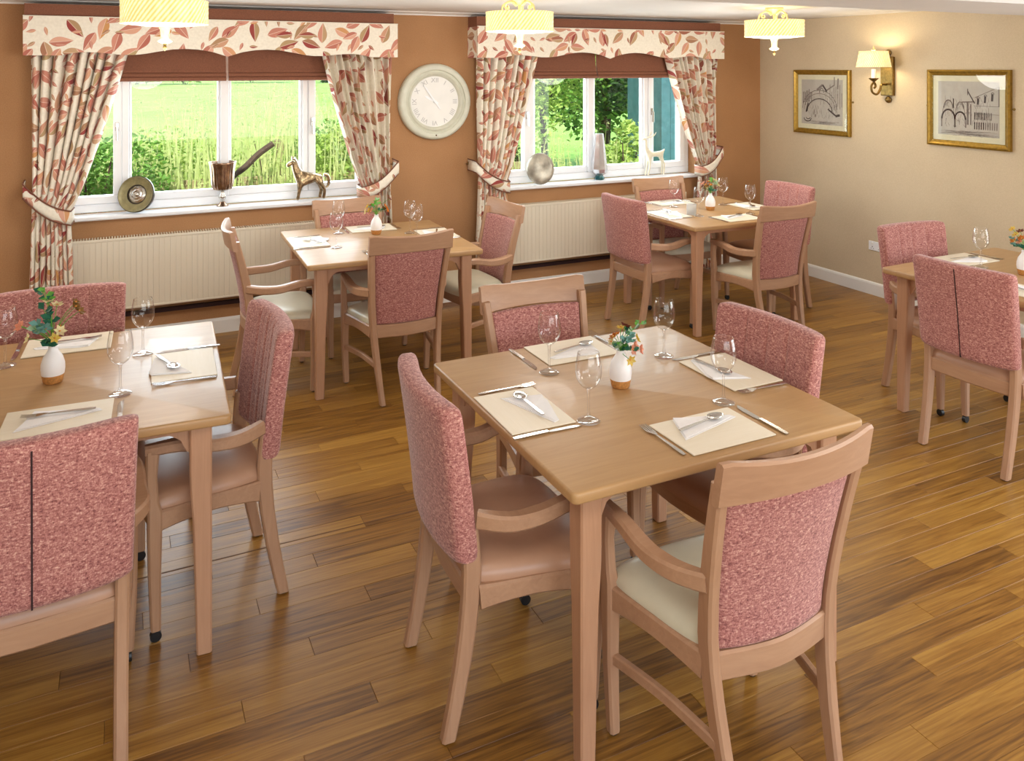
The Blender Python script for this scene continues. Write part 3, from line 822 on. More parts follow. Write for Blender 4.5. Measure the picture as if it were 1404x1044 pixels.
# ------------------------------------------------------------------ lamps
def ceiling_lamp():
    t = thing('ceiling_lamp', cat='ceiling lamp')
    lathe('ceiling_rose', [(0, CEIL), (.06, CEIL), (.062, CEIL - .012), (.03, CEIL - .03), (.018, CEIL - .045), (0, CEIL - .045)], LAMPMETAL, t, 24)
    lathe('stem', [(0, 2.165), (.01, 2.165), (.008, 2.12), (.018, 2.10), (.03, 2.085), (.012, 2.06), (.012, 1.96), (0, 1.96)], LAMPMETAL, t, 16)
    for k in range(3):
        a = R(120 * k + 20); ca, sa = math.cos(a), math.sin(a)
        pr = [(.02, 2.15), (.05, 2.175), (.085, 2.165), (.09, 2.14), (.07, 2.135), (.075, 2.152)]
        tube('scroll_arm', smoothpath([(r * ca, r * sa, z) for r, z in pr], 4), .0065, LAMPMETAL, t, 8)
        pr = [(.085, 2.165), (.105, 2.15), (.112, 2.12), (.118, 2.095)]
        tube('scroll_arm', smoothpath([(r * ca, r * sa, z) for r, z in pr], 4), .006, LAMPMETAL, t, 8)
    # pleated drum
    seg = 144; r = .198; vs, fs = [], []; nz = 4
    for k in range(nz + 1):
        z = 2.002 + .11 * k / nz
        for i in range(seg):
            a = 2 * PI * i / seg; rr = r + .0022 * (1 if (i + k) % 3 == 0 else 0)
            vs.append((rr * math.cos(a), rr * math.sin(a), z))
    for k in range(nz):
        for i in range(seg):
            j = (i + 1) % seg; fs.append((k * seg + i, k * seg + j, (k + 1) * seg + j, (k + 1) * seg + i))
    o = raw('lamp_shade', vs, fs, SHADE, t, smooth=True); m = o.modifiers.new('thickness', 'SOLIDIFY'); m.thickness = .003
    for z in (2.0, 2.11): lathe('shade_rim', [(.2, z), (.202, z + .002), (.2, z + .005), (.197, z + .003), (.2, z)], SHADE, t, 64)
    lathe('diffuser', [(0, 1.988), (.1, 1.991), (.19, 2.0), (.19, 2.003), (0, 2.003)], DIFF, t, 48)
    lathe('bulb_cup', [(.03, 1.99), (.022, 1.972), (.019, 1.93), (.024, 1.925), (.034, 1.918), (.03, 1.912), (.012, 1.905), (0, 1.905)], LAMPMETAL, t, 20)
    lathe('finial', [(0, 1.908), (.01, 1.905), (.006, 1.894), (.011, 1.885), (.005, 1.876), (.0, 1.868)], BRASS, t, 14)
    light('lamp_glow', 'POINT', (0, 0, 1.80), 21, (1, .965, .91), size=.2, parent=t)
    light('lamp_upglow', 'POINT', (0, 0, 2.16), 1.2, (1, .86, .62), size=.04, parent=t)
    return Proto(t)
LAMP = ceiling_lamp()
LAMP.put((.213, 4.35, 0), 0, 'cream pleated drum ceiling lamp at the left, before the left window', 'pleated drum ceiling lamps')
LAMP.put((2.146, 4.35, 0), .6, 'cream pleated drum ceiling lamp in the middle, before the right window', 'pleated drum ceiling lamps')
LAMP.put((4.12, 4.35, 0), .3, 'cream pleated drum ceiling lamp nearest the beige wall', 'pleated drum ceiling lamps')
for k, (x, y) in enumerate([(.2, .9), (2.6, .9), (-1.7, 4.35)]):  # extra lamps out of view, added to brighten the room
    LAMP.put((x, y, 0), .2 * k, ['added cream pleated drum ceiling lamp above the camera', 'added cream pleated drum ceiling lamp out of frame to the right', 'added cream pleated drum ceiling lamp out of frame to the left'][k], 'pleated drum ceiling lamps')
def sconce():
    t = thing('wall_lamp', (RW, 4.435, 1.7), R(-90), label='brass wall lamp with cream pleated shade between the prints', cat='wall lamp')
    box('back_plate', -.055, .055, -.035, 0, -.13, .17, BRASS, t, .005)
    for z in (.2, -.16):
        lathe('plate_boss', [(0, .03), (.018, .027), (.027, .012), (.022, 0)], BRASS, t, 16, loc=(0, 0, z), rot=(R(90), 0, 0))
    sy = -.17
    tube('arm', smoothpath([(0, -.03, -.045), (0, -.085, -.045), (0, -.1, -.08), (0, -.135, -.118), (0, -.185, -.1), (0, -.195, -.055), (0, -.165, -.028), (0, -.148, -.055), (0, -.165, -.07)], 5), .0085, BRASS, t, 8)
    lathe('drip_cup', [(0, -.02), (.012, -.02), (.034, 0), (.036, .006), (.0, .004)], BRASS, t, 18, loc=(0, sy, 0))
    lathe('candle_sleeve', [(0, 0), (.017, 0), (.017, .07), (.0, .07)], PORC, t, 14, loc=(0, sy, .004))
    lathe('finial', [(0, .255), (.004, .25), (.008, .24), (.004, .232), (.016, .222), (.012, .212), (0, .212)], LAMPMETAL, t, 12, loc=(0, sy, 0))
    seg = 72; vs, fs = [], []
    for k in range(5):
        z = .09 + .122 * k / 4; r = .124 - .022 * k / 4
        for i in range(seg):
            a = 2 * PI * i / seg; rr = r + (.0018 if (i + k) % 3 == 0 else 0); vs.append((rr * math.cos(a), rr * math.sin(a), z))
    for k in range(4):
        for i in range(seg):
            j = (i + 1) % seg; fs.append((k * seg + i, k * seg + j, (k + 1) * seg + j, (k + 1) * seg + i))
    o = raw('lamp_shade', vs, fs, SHADE, t, smooth=True); o.location = (0, sy, 0); m = o.modifiers.new('thickness', 'SOLIDIFY'); m.thickness = .003
    light('lamp_glow', 'POINT', (0, sy, .16), 3.2, (1, .85, .58), size=.03, parent=t)
    return t
sconce()
k = thing('wall_socket', (RW, 4.55, .384), R(-90), label='white double wall socket low on the beige wall', cat='socket')
box('face_plate', -.072, .072, -.009, 0, -.036, .036, UPVC, k, .003)
for s_ in (-.035, .035):
    box('switch', s_ - .008, s_ + .008, -.013, -.008, .012, .026, WHITE, k, .001)
    box('pin_hole', s_ - .003, s_ + .003, -.0095, -.0085, -.012, -.002, BLACK, k)
    for q in (-.011, .011): box('pin_hole', s_ + q - .004, s_ + q + .004, -.0095, -.0085, -.022, -.018, BLACK, k)
# ------------------------------------------------------------------ chairs
def cushion(name, mat, parent, z0, h, wf, wb_, yb, yf, waves=0.):
    n = 22; vs, fs = [], []
    for j in range(n + 1):
        for i in range(n + 1):
            s, t = -1 + 2 * i / n, -1 + 2 * j / n
            s = math.copysign(abs(s) ** .7, s); t = math.copysign(abs(t) ** .7, t)
            k = 1 - .07 * (s * s * t * t) ** 1.5
            hw = wb_ + (wf - wb_) * (t + 1) / 2
            y = (yb + yf) / 2 + (yf - yb) / 2 * t * k + (.02 * (1 - s * s) if t > 0 else 0) * max(t, 0) ** 2
            edge = max(0., (1 - abs(s) ** 5) * (1 - abs(t) ** 5)) ** .4
            z = z0 + h * (.35 + .65 * edge) + waves * math.sin(s * PI) * 0
            if waves and t > .2: z -= waves * ((t - .2) / .8) ** 2
            vs.append((s * hw * k, y, z))
    N = n + 1
    fs = [(j * N + i, j * N + i + 1, (j + 1) * N + i + 1, (j + 1) * N + i) for j in range(n) for i in range(n)]
    ring = [i for i in range(N)] + [j * N + n for j in range(1, N)] + [n * N + i for i in range(n - 1, -1, -1)] + [j * N for j in range(n - 1, 0, -1)]
    b = len(vs)
    for r in ring: vs.append((vs[r][0] * .985, vs[r][1], z0))
    m = len(ring)
    for k in range(m): fs.append((ring[k], ring[(k + 1) % m], b + (k + 1) % m, b + k)[::-1])
    fs.append(tuple(b + k for k in range(m)))
    o = raw(name, vs, fs, mat, parent, smooth=True)
    bm = bmesh.new(); bm.from_mesh(o.data); bmesh.ops.recalc_face_normals(bm, faces=bm.faces[:]); bm.to_mesh(o.data); bm.free(); autosmooth(o, 50)
    return o
def arms(t, xr, yr, zr, xf, yf, zf):
    for s in (-1, 1):
        p = smoothpath([(s * xr, yr, zr), (s * (xr + .035), yr + .08, zr - .006), (s * (xf + .006), yr + .17, zr - .004), (s * (xf + .008), yf - .08, zf), (s * xf, yf + .022, zf - .002)], 5)
        n = len(p); bar('armrest', p, [.03 + .016 * math.sin(PI * i / (n - 1)) for i in range(n)], [.046 - .012 * i / (n - 1) for i in range(n)], WOODX, t, .007)
def front_leg(t, s, xf, yf, top, castor=False):
    o = zleg('leg', [(s * (xf - .006), yf - .004, .006 if not castor else .036, .03, .03), (s * xf, yf, .2, .036, .036), (s * xf, yf, .345, .04, .042), (s * xf, yf, .41, .04, .042), (s * (xf + .002), yf + .006, .44, .032, .036), (s * (xf + .004), yf + .01, .52, .03, .034), (s * (xf + .002), yf + .006, top, .036, .04)], WOOD, t)
    if castor:
        c = tube('castor_wheel', [(s * (xf - .006) - .009, yf - .004, .017), (s * (xf - .006) + .009, yf - .004, .017)], .017, BLACK, o, 16)
        tube('castor_stem', [(s * (xf - .006), yf - .004, .017), (s * (xf - .006), yf - .004, .042)], .007, STEEL, o, 8)
    else: lathe('glide', [(0, 0), (.012, 0), (.012, .007), (0, .007)], BLACK, o, 10, loc=(s * (xf - .006), yf - .004, 0))
    return o
def wood_chair():
    t = thing('wood_frame_armchair', cat='chair')
    yb = lambda z: -.205 - .085 * max(0, (z - .45) / .42) ** 1.35 - .075 * max(0, (.40 - z) / .4) ** 1.5
    xb = lambda z: .156 + .064 * (z / .87)
    for s in (-1, 1):
        o = zleg('back_leg', [(s * xb(z), yb(z), z, .032 if z > .1 else .028, .05 - .012 * abs(z - .43) / .45) for z in (.005, .1, .2, .3, .38, .45, .53, .61, .69, .77, .85)], WOOD, t)
        lathe('glide', [(0, 0), (.012, 0), (.012, .007), (0, .007)], BLACK, o, 10, loc=(s * xb(0), yb(0), 0))
        front_leg(t, s, .248, .125, .6)
        bar('side_rail', smoothpath([(s * .188, -.19, .37), (s * .222, -.03, .38), (s * .246, .12, .37)], 5), .026, [.07 - .016 * math.sin(PI * i / 10) for i in range(11)], WOODX, t)
        bar('side_stretcher', smoothpath([(s * .178, -.225, .2), (s * .21, -.06, .214), (s * .245, .12, .205)], 5), .02, .03, WOODX, t, .004)
    bar('front_rail', smoothpath([(-.23, .128, .37), (0, .15, .37), (.23, .128, .37)], 5), .024, .066, WOODX, t)
    bar('back_rail', smoothpath([(-.185, -.205, .375), (0, -.235, .375), (.185, -.205, .375)], 6), .028, .07, WOODX, t)
    cushion('seat', CREAM, t, .396, .056, .258, .2, -.19, .155, .006)
    arms(t, .205, -.225, .588, .25, .13, .604)
    # top rail: bowed in plan, crest lifted at both ends
    n = 20; secs = []
    for i in range(n + 1):
        q = -1 + 2 * i / n; x = q * .236; y = -.292 - .036 * (1 - q * q); zt = .896 + .016 * q * q; zb = .80 + .006 * (1 - q * q)
        if abs(q) > .97: zt -= .006
        dy = .012
        l = -.02
        secs.append([(x, y - dy + (z - .84) * -.18, z) for z in (zb + .004,)] + [(x, y - dy * 1.0 - (zt - .844) * .18, zt - .006), (x, y - dy * .5 - (zt - .844) * .18, zt), (x, y + dy * .5 - (zt - .844) * .18, zt), (x, y + dy - (zt - .844) * .18, zt - .006), (x, y + dy - (zb - .844) * .18, zb + .004), (x, y + dy * .6 - (zb - .844) * .18, zb), (x, y - dy * .6 - (zb - .844) * .18, zb)])
    loft('top_rail', secs, WOODX, t, smooth=True)
    # padded panel
    pad(t, 'back_panel', lambda z: xb(z) - .017, .412, .804, lambda q, z: yb(z) - .03 * (1 - q * q) + .003, .034, TWEED, 0, straight=True)
    return t
def pad(t, name, hw, zb, zt, yc, th, mat, grooves=0, straight=False, nx=48, nz=14):
    secs = []
    for i in range(nx + 1):
        q = -1 + 2 * i / nx
        q = math.copysign(1 - (1 - abs(q)) ** 1.15, q)
        e = max(0., 1 - abs(q) ** (14 if straight else 22)) ** .5
        tt = th / 2 * (.25 + .75 * e if straight else .5 + .5 * e); ztop = zt - (0 if straight else .007 * abs(q) ** 14) ; zbot = zb + (0 if straight else .01 * abs(q) ** 8)
        g = 0.
        if grooves:
            for gx in grooves: g = max(g, math.exp(-((q - gx) / .022) ** 2))
        ring = []
        lev = [0., .008, .025, .06] + [.06 + .88 * k / nz for k in range(1, nz)] + [.94, .975, .992, 1.]
        for f in lev:
            z = zbot + (ztop - zbot) * f
            c = .5 + .5 * min(1, min(f, 1 - f) / .04) ** .5
            ring.append((q * hw(z), yc(q, z) + tt * c - .006 * g * (1 if .02 < f < .98 else .4), z))
        for f in lev[::-1]:
            z = zbot + (ztop - zbot) * f
            c = .5 + .5 * min(1, min(f, 1 - f) / .04) ** .5
            ring.append((q * hw(z), yc(q, z) - tt * c, z))
        secs.append(ring)
    o = loft(name, secs, mat, t, smooth=True)
    autosmooth(o, 70); return o
def padded_chair(seam=False):
    t = thing('upholstered_armchair', cat='chair')
    yb = lambda z: -.21 - .05 * max(0, (z - .45) / .43) ** 1.3 - .065 * max(0, (.42 - z) / .42) ** 1.5
    for s in (-1, 1):
        o = zleg('back_leg', [(s * (.205 - .01 * (1 - z / .6)), yb(z), z, .034, .05 - .012 * abs(z - .43) / .43) for z in (.005, .1, .2, .3, .38, .45, .5, .56)], WOOD, t)
        lathe('glide', [(0, 0), (.012, 0), (.012, .007), (0, .007)], BLACK, o, 10, loc=(s * .195, yb(0), 0))
        front_leg(t, s, .248, .135, .6, True)
        bar('side_rail', smoothpath([(s * .212, -.19, .375), (s * .232, -.03, .386), (s * .246, .13, .375)], 5), .026, [.068 - .018 * math.sin(PI * i / 10) for i in range(11)], WOODX, t)
    bar('front_rail', smoothpath([(-.235, .136, .372), (0, .158, .372), (.235, .136, .372)], 5), .024, .06, WOODX, t)
    bar('back_rail', [(-.195, -.212, .378), (0, -.222, .378), (.195, -.212, .378)], .026, .066, WOODX, t)
    cushion('seat', TAN, t, .398, .066, .26, .212, -.225, .166, .012)
    arms(t, .222, -.2, .588, .25, .14, .604)
    ycen = lambda q, z: yb(z) - .012 - .032 * (1 - q * q)
    b = pad(t, 'backrest', lambda z: .226 + .01 * (z - .45) / .43, .468, .898, ycen, .066, TWEED, (-.42, -.21, 0., .21, .42))
    # closing seam down the rear of the cover
    if not seam: return t
    secs = []
    for k in range(13):
        z = .474 + .405 * k / 12; y = ycen(0, z) - .033
        secs.append([(-.0022, y + .003, z), (.0022, y + .003, z), (.0022, y - .0012, z), (-.0022, y - .0012, z)])
    loft('rear_seam', secs, SEAM, b)
    return t
WC, UC, UCS = Proto(wood_chair()), Proto(padded_chair()), Proto(padded_chair(True))
GW, GU = 'wood framed armchairs with cream seats', 'upholstered armchairs with tan seats'
def put(kind, x, y, rz, label): dict(W=WC, U=UC, S=UCS)[kind].put((x, y, 0), R(rz), label, GW if kind == 'W' else GU)
CH = [
 ('W', 1.447, 1.752, .3, 'wood framed armchair with cream seat, nearest the camera at the central table'),
 ('W', 1.545, 2.72, 179, 'wood framed armchair on the far side of the central table'),
 ('U', 1.08, 2.215, -94, 'pink upholstered armchair on the left side of the central table'),
 ('U', 1.82, 2.228, 92.5, 'pink upholstered armchair on the right side of the central table'),
 ('U', .225, 3.04, 93.7, 'pink upholstered armchair on the right side of the left foreground table'),
 ('S', -.202, 2.584, 3.5, 'pink upholstered armchair seen from behind at the bottom left corner'),
 ('U', -.21, 3.495, 178, 'pink upholstered armchair on the far side of the left foreground table'),
 ('W', 1.417, 4.485, 1.1, 'wood framed armchair with its back to us at the table under the clock'),
 ('W', 1.42, 5.165, 184, 'wood framed armchair by the radiator at the table under the clock'),
 ('W', .875, 4.81, -94, 'wood framed armchair seen side-on, left of the table under the clock'),
 ('W', 2.007, 4.867, 93.4, 'wood framed armchair on the right of the table under the clock'),
 ('U', 3.414, 4.766, -88.6, 'pink upholstered armchair on the left of the corner table'),
 ('W', 3.915, 4.31, 1, 'wood framed armchair with its back to us at the corner table'),
 ('W', 3.897, 5.118, 177.5, 'wood framed armchair by the radiator at the corner table'),
 ('U', 4.37, 4.735, 90.7, 'pink upholstered armchair beside the beige wall at the corner table'),
 ('S', 3.736, 2.486, -87.1, 'pink upholstered armchair with its seamed back to us at the right edge'),
 ('U', 4.063, 2.955, 175.9, 'pink upholstered armchair below the wall socket at the right edge table'),
]
for c in CH: put(*c)

# ------------------------------------------------------------------ tables
def dining_table():
    t = thing('dining_table', cat='table'); s = .5; T = .74
    bm = bmesh.new(); bm_box(bm, -s, s, -s, s, T - .03, T)
    ve = [e for e in bm.edges if abs(e.verts[0].co.z - e.verts[1].co.z) > .01]
    bmesh.ops.bevel(bm, geom=ve, offset=.018, segments=4, affect='EDGES', profile=.5)
    he = [e for e in bm.edges if abs(e.verts[0].co.z - e.verts[1].co.z) < .001 and len(e.link_faces) == 2 and e.calc_face_angle(0) > .8]
    bmesh.ops.bevel(bm, geom=he, offset=.007, segments=3, affect='EDGES', profile=.5)
    o = bm_done('tabletop', bm, TOPW, t); autosmooth(o, 35)
    a = s - .085
    for sx in (-1, 1):
        for sy in (-1, 1):
            secs = []
            for z, w in ((.0, .044), (.2, .049), (.4, .055), (.5, .062), (.56, .064), (T - .03, .064)):
                cx = sx * (a + .032 - w / 2); cy = sy * (a + .032 - w / 2); secs.append([(cx + px, cy + py, z + .002) for px, py in rect8(w, w, .005)])
            loft('leg', secs, LEGW, t, smooth=True)
            for k in (0, 1):
                pts = [(0, T - .03), (.085, T - .03), (.08, T - .055), (.05, T - .068), (.026, T - .085), (.01, T - .12), (0, T - .125)]
                vs = []
                for th_ in (-.011, .011):
                    for d, z in pts:
                        q = a - .03 - d
                        vs.append((sx * q, sy * a + th_, z) if k == 0 else (sx * a + th_, sy * q, z))
                n = len(pts)
                fs = [tuple(range(n)), tuple(range(2 * n - 1, n - 1, -1))] + [(i, i + n, (i + 1) % n + n, (i + 1) % n) for i in range(n)]
                raw('leg_bracket', vs, fs, LEGW, t)
    for sg in (-1, 1):
        box('apron', -a + .03, a - .03, sg * a - .01, sg * a + .01, T - .065, T - .03, LEGW, t)
        box('apron', sg * a - .01, sg * a + .01, -a + .03, a - .03, T - .065, T - .03, LEGW, t)
    return t
TB = Proto(dining_table())
TABS = dict(C=(1.511, 2.249, 0.), L=(-.163, 3.125, -2.6), B=(1.425, 4.851, -1.9), R=(3.912, 4.802, -1.), E=(4.139, 2.567, 3.1))
TN = dict(C='the central table', L='the left foreground table', B='the table under the clock', R='the corner table', E='the right edge table')
for k, lb in dict(C='square oak dining table in the centre foreground', L='square oak dining table at the left edge, window light on its top', B='square oak dining table under the clock by the left window', R='square oak dining table in the far corner by the right window', E='square oak dining table cut by the right edge of the picture').items():
    x, y, r = TABS[k]; TB.put((x, y, 0), R(r), lb, 'square oak dining tables')

# ------------------------------------------------------------------ place settings
TZ = .7404
def placemat():
    t = thing('placemat', cat='placemat')
    box('mat_panel', -.146, .146, -.104, .104, .0004, .0045, PLACEMAT, t, .0015)
    box('mat_backing', -.145, .145, -.103, .103, 0, .0008, MATEDGE, t)
    return t
def napkin():
    t = thing('napkin', cat='napkin')
    def layer(nm, pts, z, lift):
        n = len(pts); cx = sum(p[0] for p in pts) / n; cy = sum(p[1] for p in pts) / n
        vs = [(x, y, z) for x, y in pts] + [(x, y, z + .0015 + (lift if i == 0 else 0)) for i, (x, y) in enumerate(pts)] + [(cx, cy, z + .003)]
        fs = [tuple(range(n - 1, -1, -1))] + [(i, (i + 1) % n, (i + 1) % n + n, i + n) for i in range(n)] + [(n + i, n + (i + 1) % n, 2 * n) for i in range(n)]
        raw(nm, vs, fs, NAPKIN, t)
    layer('lower_fold', [(-.112, -.055), (.118, .004), (.11, .024), (-.035, .07), (-.066, .066)], 0, .0)
    layer('upper_fold', [(-.064, .068), (-.104, -.048), (.02, -.016), (.105, .01), (-.02, .058)], .002, .004)
    return t
def cut_handle(name, par, y0, y1, w0, w1, z=.003):
    return bar(name, [(0, y0, z), (0, y0 + (y1 - y0) * .15, z), (0, y0 + (y1 - y0) * .6, z + .001), (0, y1, z + .0015)], [w0 * .8, w0, (w0 + w1) / 2, w1], [.003, .004, .0035, .0025], STEEL, par, .0009)
def fork():
    t = thing('fork', cat='fork'); cut_handle('handle', t, -.1, .03, .013, .006)
    secs = []
    for y, w, z in ((.028, .006, .0045), (.04, .014, .004), (.052, .022, .003), (.06, .024, .0025)): secs.append([(-w / 2, y, z), (w / 2, y, z), (w / 2, y, z + .0018), (-w / 2, y, z + .0018)])
    loft('neck', secs, STEEL, t, smooth=True)
    for k in range(4):
        x = (k - 1.5) * .0068; secs = []
        for y, w, z in ((.059, .004, .0025), (.08, .0036, .003), (.1, .0018, .006)): secs.append([(x - w / 2, y, z), (x + w / 2, y, z), (x + w / 2, y, z + .0018), (x - w / 2, y, z + .0018)])
        loft('tine', secs, STEEL, t)
    return t
def knife():
    t = thing('knife', cat='knife'); cut_handle('handle', t, -.11, .0, .015, .013)
    secs = []
    for y, a, b in ((-.002, -.006, .006), (.02, -.009, .007), (.07, -.009, .008), (.095, -.005, .008), (.108, .004, .0075)): secs.append([(a, y, .0015), (b, y, .001), (b, y, .0035), (a, y, .002)])
    loft('blade', secs, STEEL, t, smooth=True)
    return t
def spoon():
    t = thing('spoon', cat='spoon'); cut_handle('handle', t, -.09, .035, .012, .006)
    vs, fs = [(0, .062, .0015)], []
    for r in range(1, 5):
        q = r / 4
        for k in range(20):
            a = 2 * PI * k / 20; vs.append((math.cos(a) * .0205 * q * (1 - .12 * math.sin(a)), .062 + math.sin(a) * .03 * q, .0015 + .006 * q ** 2))
    for k in range(20):
        fs.append((0, 1 + k, 1 + (k + 1) % 20))
        for r in range(3): a = 1 + r * 20 + k; b = 1 + r * 20 + (k + 1) % 20; fs.append((a, a + 20, b + 20, b))
    o = raw('bowl', vs, fs, STEEL, t, smooth=True); m = o.modifiers.new('thickness', 'SOLIDIFY'); m.thickness = .0012
    return t
def wine_glass():
    t = thing('wine_glass', cat='glass')
    o = lathe('bowl', [(0, .099), (.008, .0985), (.016, .1015), (.025, .109), (.0335, .122), (.038, .134), (.0395, .146), (.039, .162), (.037, .178), (.0345, .191), (.0318, .204), (.0312, .2052), (.0306, .204), (.0318, .2)], GLASS, t, 32)
    lathe('stem', [(0, .0985), (.0075, .0984), (.0045, .088), (.0038, .06), (.004, .03), (.0065, .014), (0, .0135)], GLASSS, t, 16)
    lathe('foot', [(0, .0008), (.034, .0008), (.0355, .002), (.034, .004), (.02, .008), (.0075, .0134), (0, .0134)], GLASSS, t, 12)
    return t
def vase():
    t = thing('bud_vase', cat='vase')
    lathe('ceramic_body', [(.0345, .028), (.0365, .045), (.036, .062), (.03, .084), (.02, .1), (.0145, .109), (.0135, .118), (.015, .1215), (.0135, .122), (.0115, .118), (.0115, .108), (.026, .084), (.03, .06), (.026, .04), (0, .036)], PORC, t, 32)
    lathe('cork_base', [(0, 0), (.026, 0), (.03, .004), (.0345, .028), (0, .028)], CORK, t, 32)
    return t
PM, NK, FK, KN, SP, WG, VS = (Proto(f()) for f in (placemat, napkin, fork, knife, spoon, wine_glass, vase))
SIDE = dict(near=0, right=90, far=180, left=-90)      # direction the diner faces, as a turn of the setting
def setting(tb, side, x, y, jit=0., nk=(0, .01, 0.), sp=(.0, .015, 70.), fork_on=True, knife_on=True, spoon_on=True, fo=-.165, kn=.168, fork_on_napkin=False, fyo=0., kyo=.0):
    a = R(SIDE[side] + TABS[tb][2] + jit); ca, sa = math.cos(a), math.sin(a); nm = side + ' side of ' + TN[tb]
    def w(dx, dy): return (x + ca * dx - sa * dy, y + sa * dx + ca * dy)
    PM.put((x, y, TZ), a, 'beige placemat on the ' + nm, 'beige placemats')
    if nk: NK.put((*w(nk[0], nk[1]), TZ + .0048), a + R(nk[2]), 'folded white napkin on the ' + nm, 'white paper napkins')
    if spoon_on: SP.put((*w(sp[0], sp[1]), TZ + .0105), a + R(sp[2]), 'spoon on the napkin at the ' + nm, 'steel spoons')
    if fork_on: FK.put((*w(fo, fyo), TZ), a, 'fork beside the placemat on the ' + nm, 'steel forks')
    if fork_on_napkin: FK.put((*w(sp[0], sp[1]), TZ + .0105), a + R(sp[2]), 'fork lying on the napkin at the ' + nm, 'steel forks')
    if knife_on: KN.put((*w(kn, kyo), TZ), a, 'knife beside the placemat on the ' + nm, 'steel knives')
setting('C', 'near', 1.548, 1.884, 0., (.0, .03, 0), (-.01, .035, -80), kn=.178, fyo=.01, kyo=-.005)
setting('C', 'left', 1.121, 2.248, -1., (.01, .03, 4), (-.01, .025, 92), fyo=.02)
setting('C', 'far', 1.516, 2.641, 0., (.0, .02, 10), (-.01, .0, 100), kn=.2, kyo=.005)
setting('C', 'right', 1.904, 2.225, 0., (.02, .04, 0), (.04, .045, 96), fo=-.165, kyo=.004)
setting('L', 'far', -.161, 3.522, 0., (.0, .0, 4), (-.01, -.01, 92), kyo=.004, spoon_on=False, fork_on=False, fork_on_napkin=True)
setting('L', 'right', .213, 3.105, 0., (-.0, .05, 10), (.02, .055, 110), fo=-.163, kyo=-.02)
setting('L', 'near', -.157, 2.789, 0., (.0, .0, 4), (.0, .02, 88), spoon_on=False, fork_on=False, fork_on_napkin=True, kn=.168, kyo=-.03)
setting('B', 'left', 1.032, 4.953, 0., (.0, .04, -30), (.02, .03, 120), fo=-.16)
setting('B', 'far', 1.49, 5.2, 0., (.0, .0, 0), (.0, .0, 80))
setting('B', 'right', 1.815, 4.86, 0., (.0, .02, 10), (.0, .0, 70))
setting('B', 'near', 1.43, 4.475, 0., (.0, .02, 0), (.0, .0, 70))
setting('R', 'left', 3.533, 4.78, 0., (.02, .025, -10), (.01, .005, 60))
setting('R', 'near', 3.886, 4.456, 0., (.0, .03, 5), (.0, .03, -70), kyo=-.04)
setting('R', 'right', 4.303, 4.785, 0., (.02, .03, 0), (.0, .0, 60))
setting('R', 'far', 3.86, 5.18, 0., (.0, .02, 0), (.0, .0, 70))
setting('E', 'far', 4.157, 2.956, -3, (.0, .02, -8), (.0, .0, 80), fo=-.18, kyo=.008)
setting('E', 'left', 3.82, 2.49, 0., (.0, .02, -8), (.0, .0, 80), kn=.16)
setting('E', 'near', 4.2, 2.2, 0., (.0, .02, 0), (.0, .0, 80))
GL = [
 ('C', 1.261, 2.094, 'wine glass at the near left of the central table'), ('C', 1.34, 2.486, 'wine glass at the far left of the central table'),
 ('C', 1.79, 2.444, 'wine glass at the far right of the central table'), ('C', 1.71, 2.025, 'wine glass at the near right of the central table'),
 ('L', -.352, 3.366, 'wine glass behind the flowers at the left picture edge'), ('L', .011, 2.919, 'wine glass at the near right of the left foreground table'),
 ('L', .087, 3.29, 'wine glass at the far right of the left foreground table'),
 ('B', 1.15, 4.737, 'wine glass at the near left of the table under the clock'), ('B', 1.262, 5.135, 'wine glass at the far left of the table under the clock'),
 ('B', 1.669, 4.95, 'wine glass at the far right of the table under the clock'), ('B', 1.662, 4.80, 'wine glass at the near right of the table under the clock'),
 ('R', 3.765, 5.017, 'wine glass at the far left of the corner table'), ('R', 3.69, 4.628, 'wine glass at the near left of the corner table'),
 ('R', 4.158, 4.93, 'wine glass at the far right of the corner table'), ('R', 4.089, 4.556, 'wine glass at the near right of the corner table'),
 ('E', 4.081, 2.808, 'wine glass on the right edge table'),
]
for i, (tb, x, y, lb) in enumerate(GL): WG.put((x, y, TZ), i * .7, lb, 'stemmed wine glasses')
FROST = Mat('frosted_glass').set(color=(.92, .92, .9), rough=.35, trans=.55, ior=1.4).m
k = thing('tealight_cup', (3.684, 4.705, TZ), label='small frosted tealight cup on the corner table', cat='candle holder')
lathe('cup', [(0, 0), (.03, 0), (.033, .004), (.035, .075), (.032, .075), (.03, .008), (0, .006)], FROST, k, 24); lathe('candle', [(0, .008), (.026, .008), (.026, .04), (0, .04)], PORC, k, 16)
VZ = dict(C=(1.492, 2.275), L=(-.191, 3.13), B=(1.472, 5.02), R=(3.93, 4.80), E=(4.14, 2.615))
for k, (x, y) in VZ.items(): VS.put((x, y, TZ), 0, 'white bud vase with cork base on ' + TN[k], 'white bud vases')
PET = dict(y=plain('yellow_petal', (240, 214, 110), .6), o=plain('orange_petal', (222, 140, 50), .6), p=plain('peach_petal', (240, 178, 150), .6), b=plain('bronze_petal', (150, 110, 40), .6), r=plain('russet_petal', (130, 62, 48), .6), w=plain('cream_petal', (246, 232, 190), .6))
GRN = dict(d=plain('dark_leaf', (28, 96, 72), .5), t=plain('teal_leaf', (96, 146, 136), .5), g=plain('fresh_leaf', (96, 160, 60), .5), m=plain('sage_leaf', (150, 178, 140), .5))
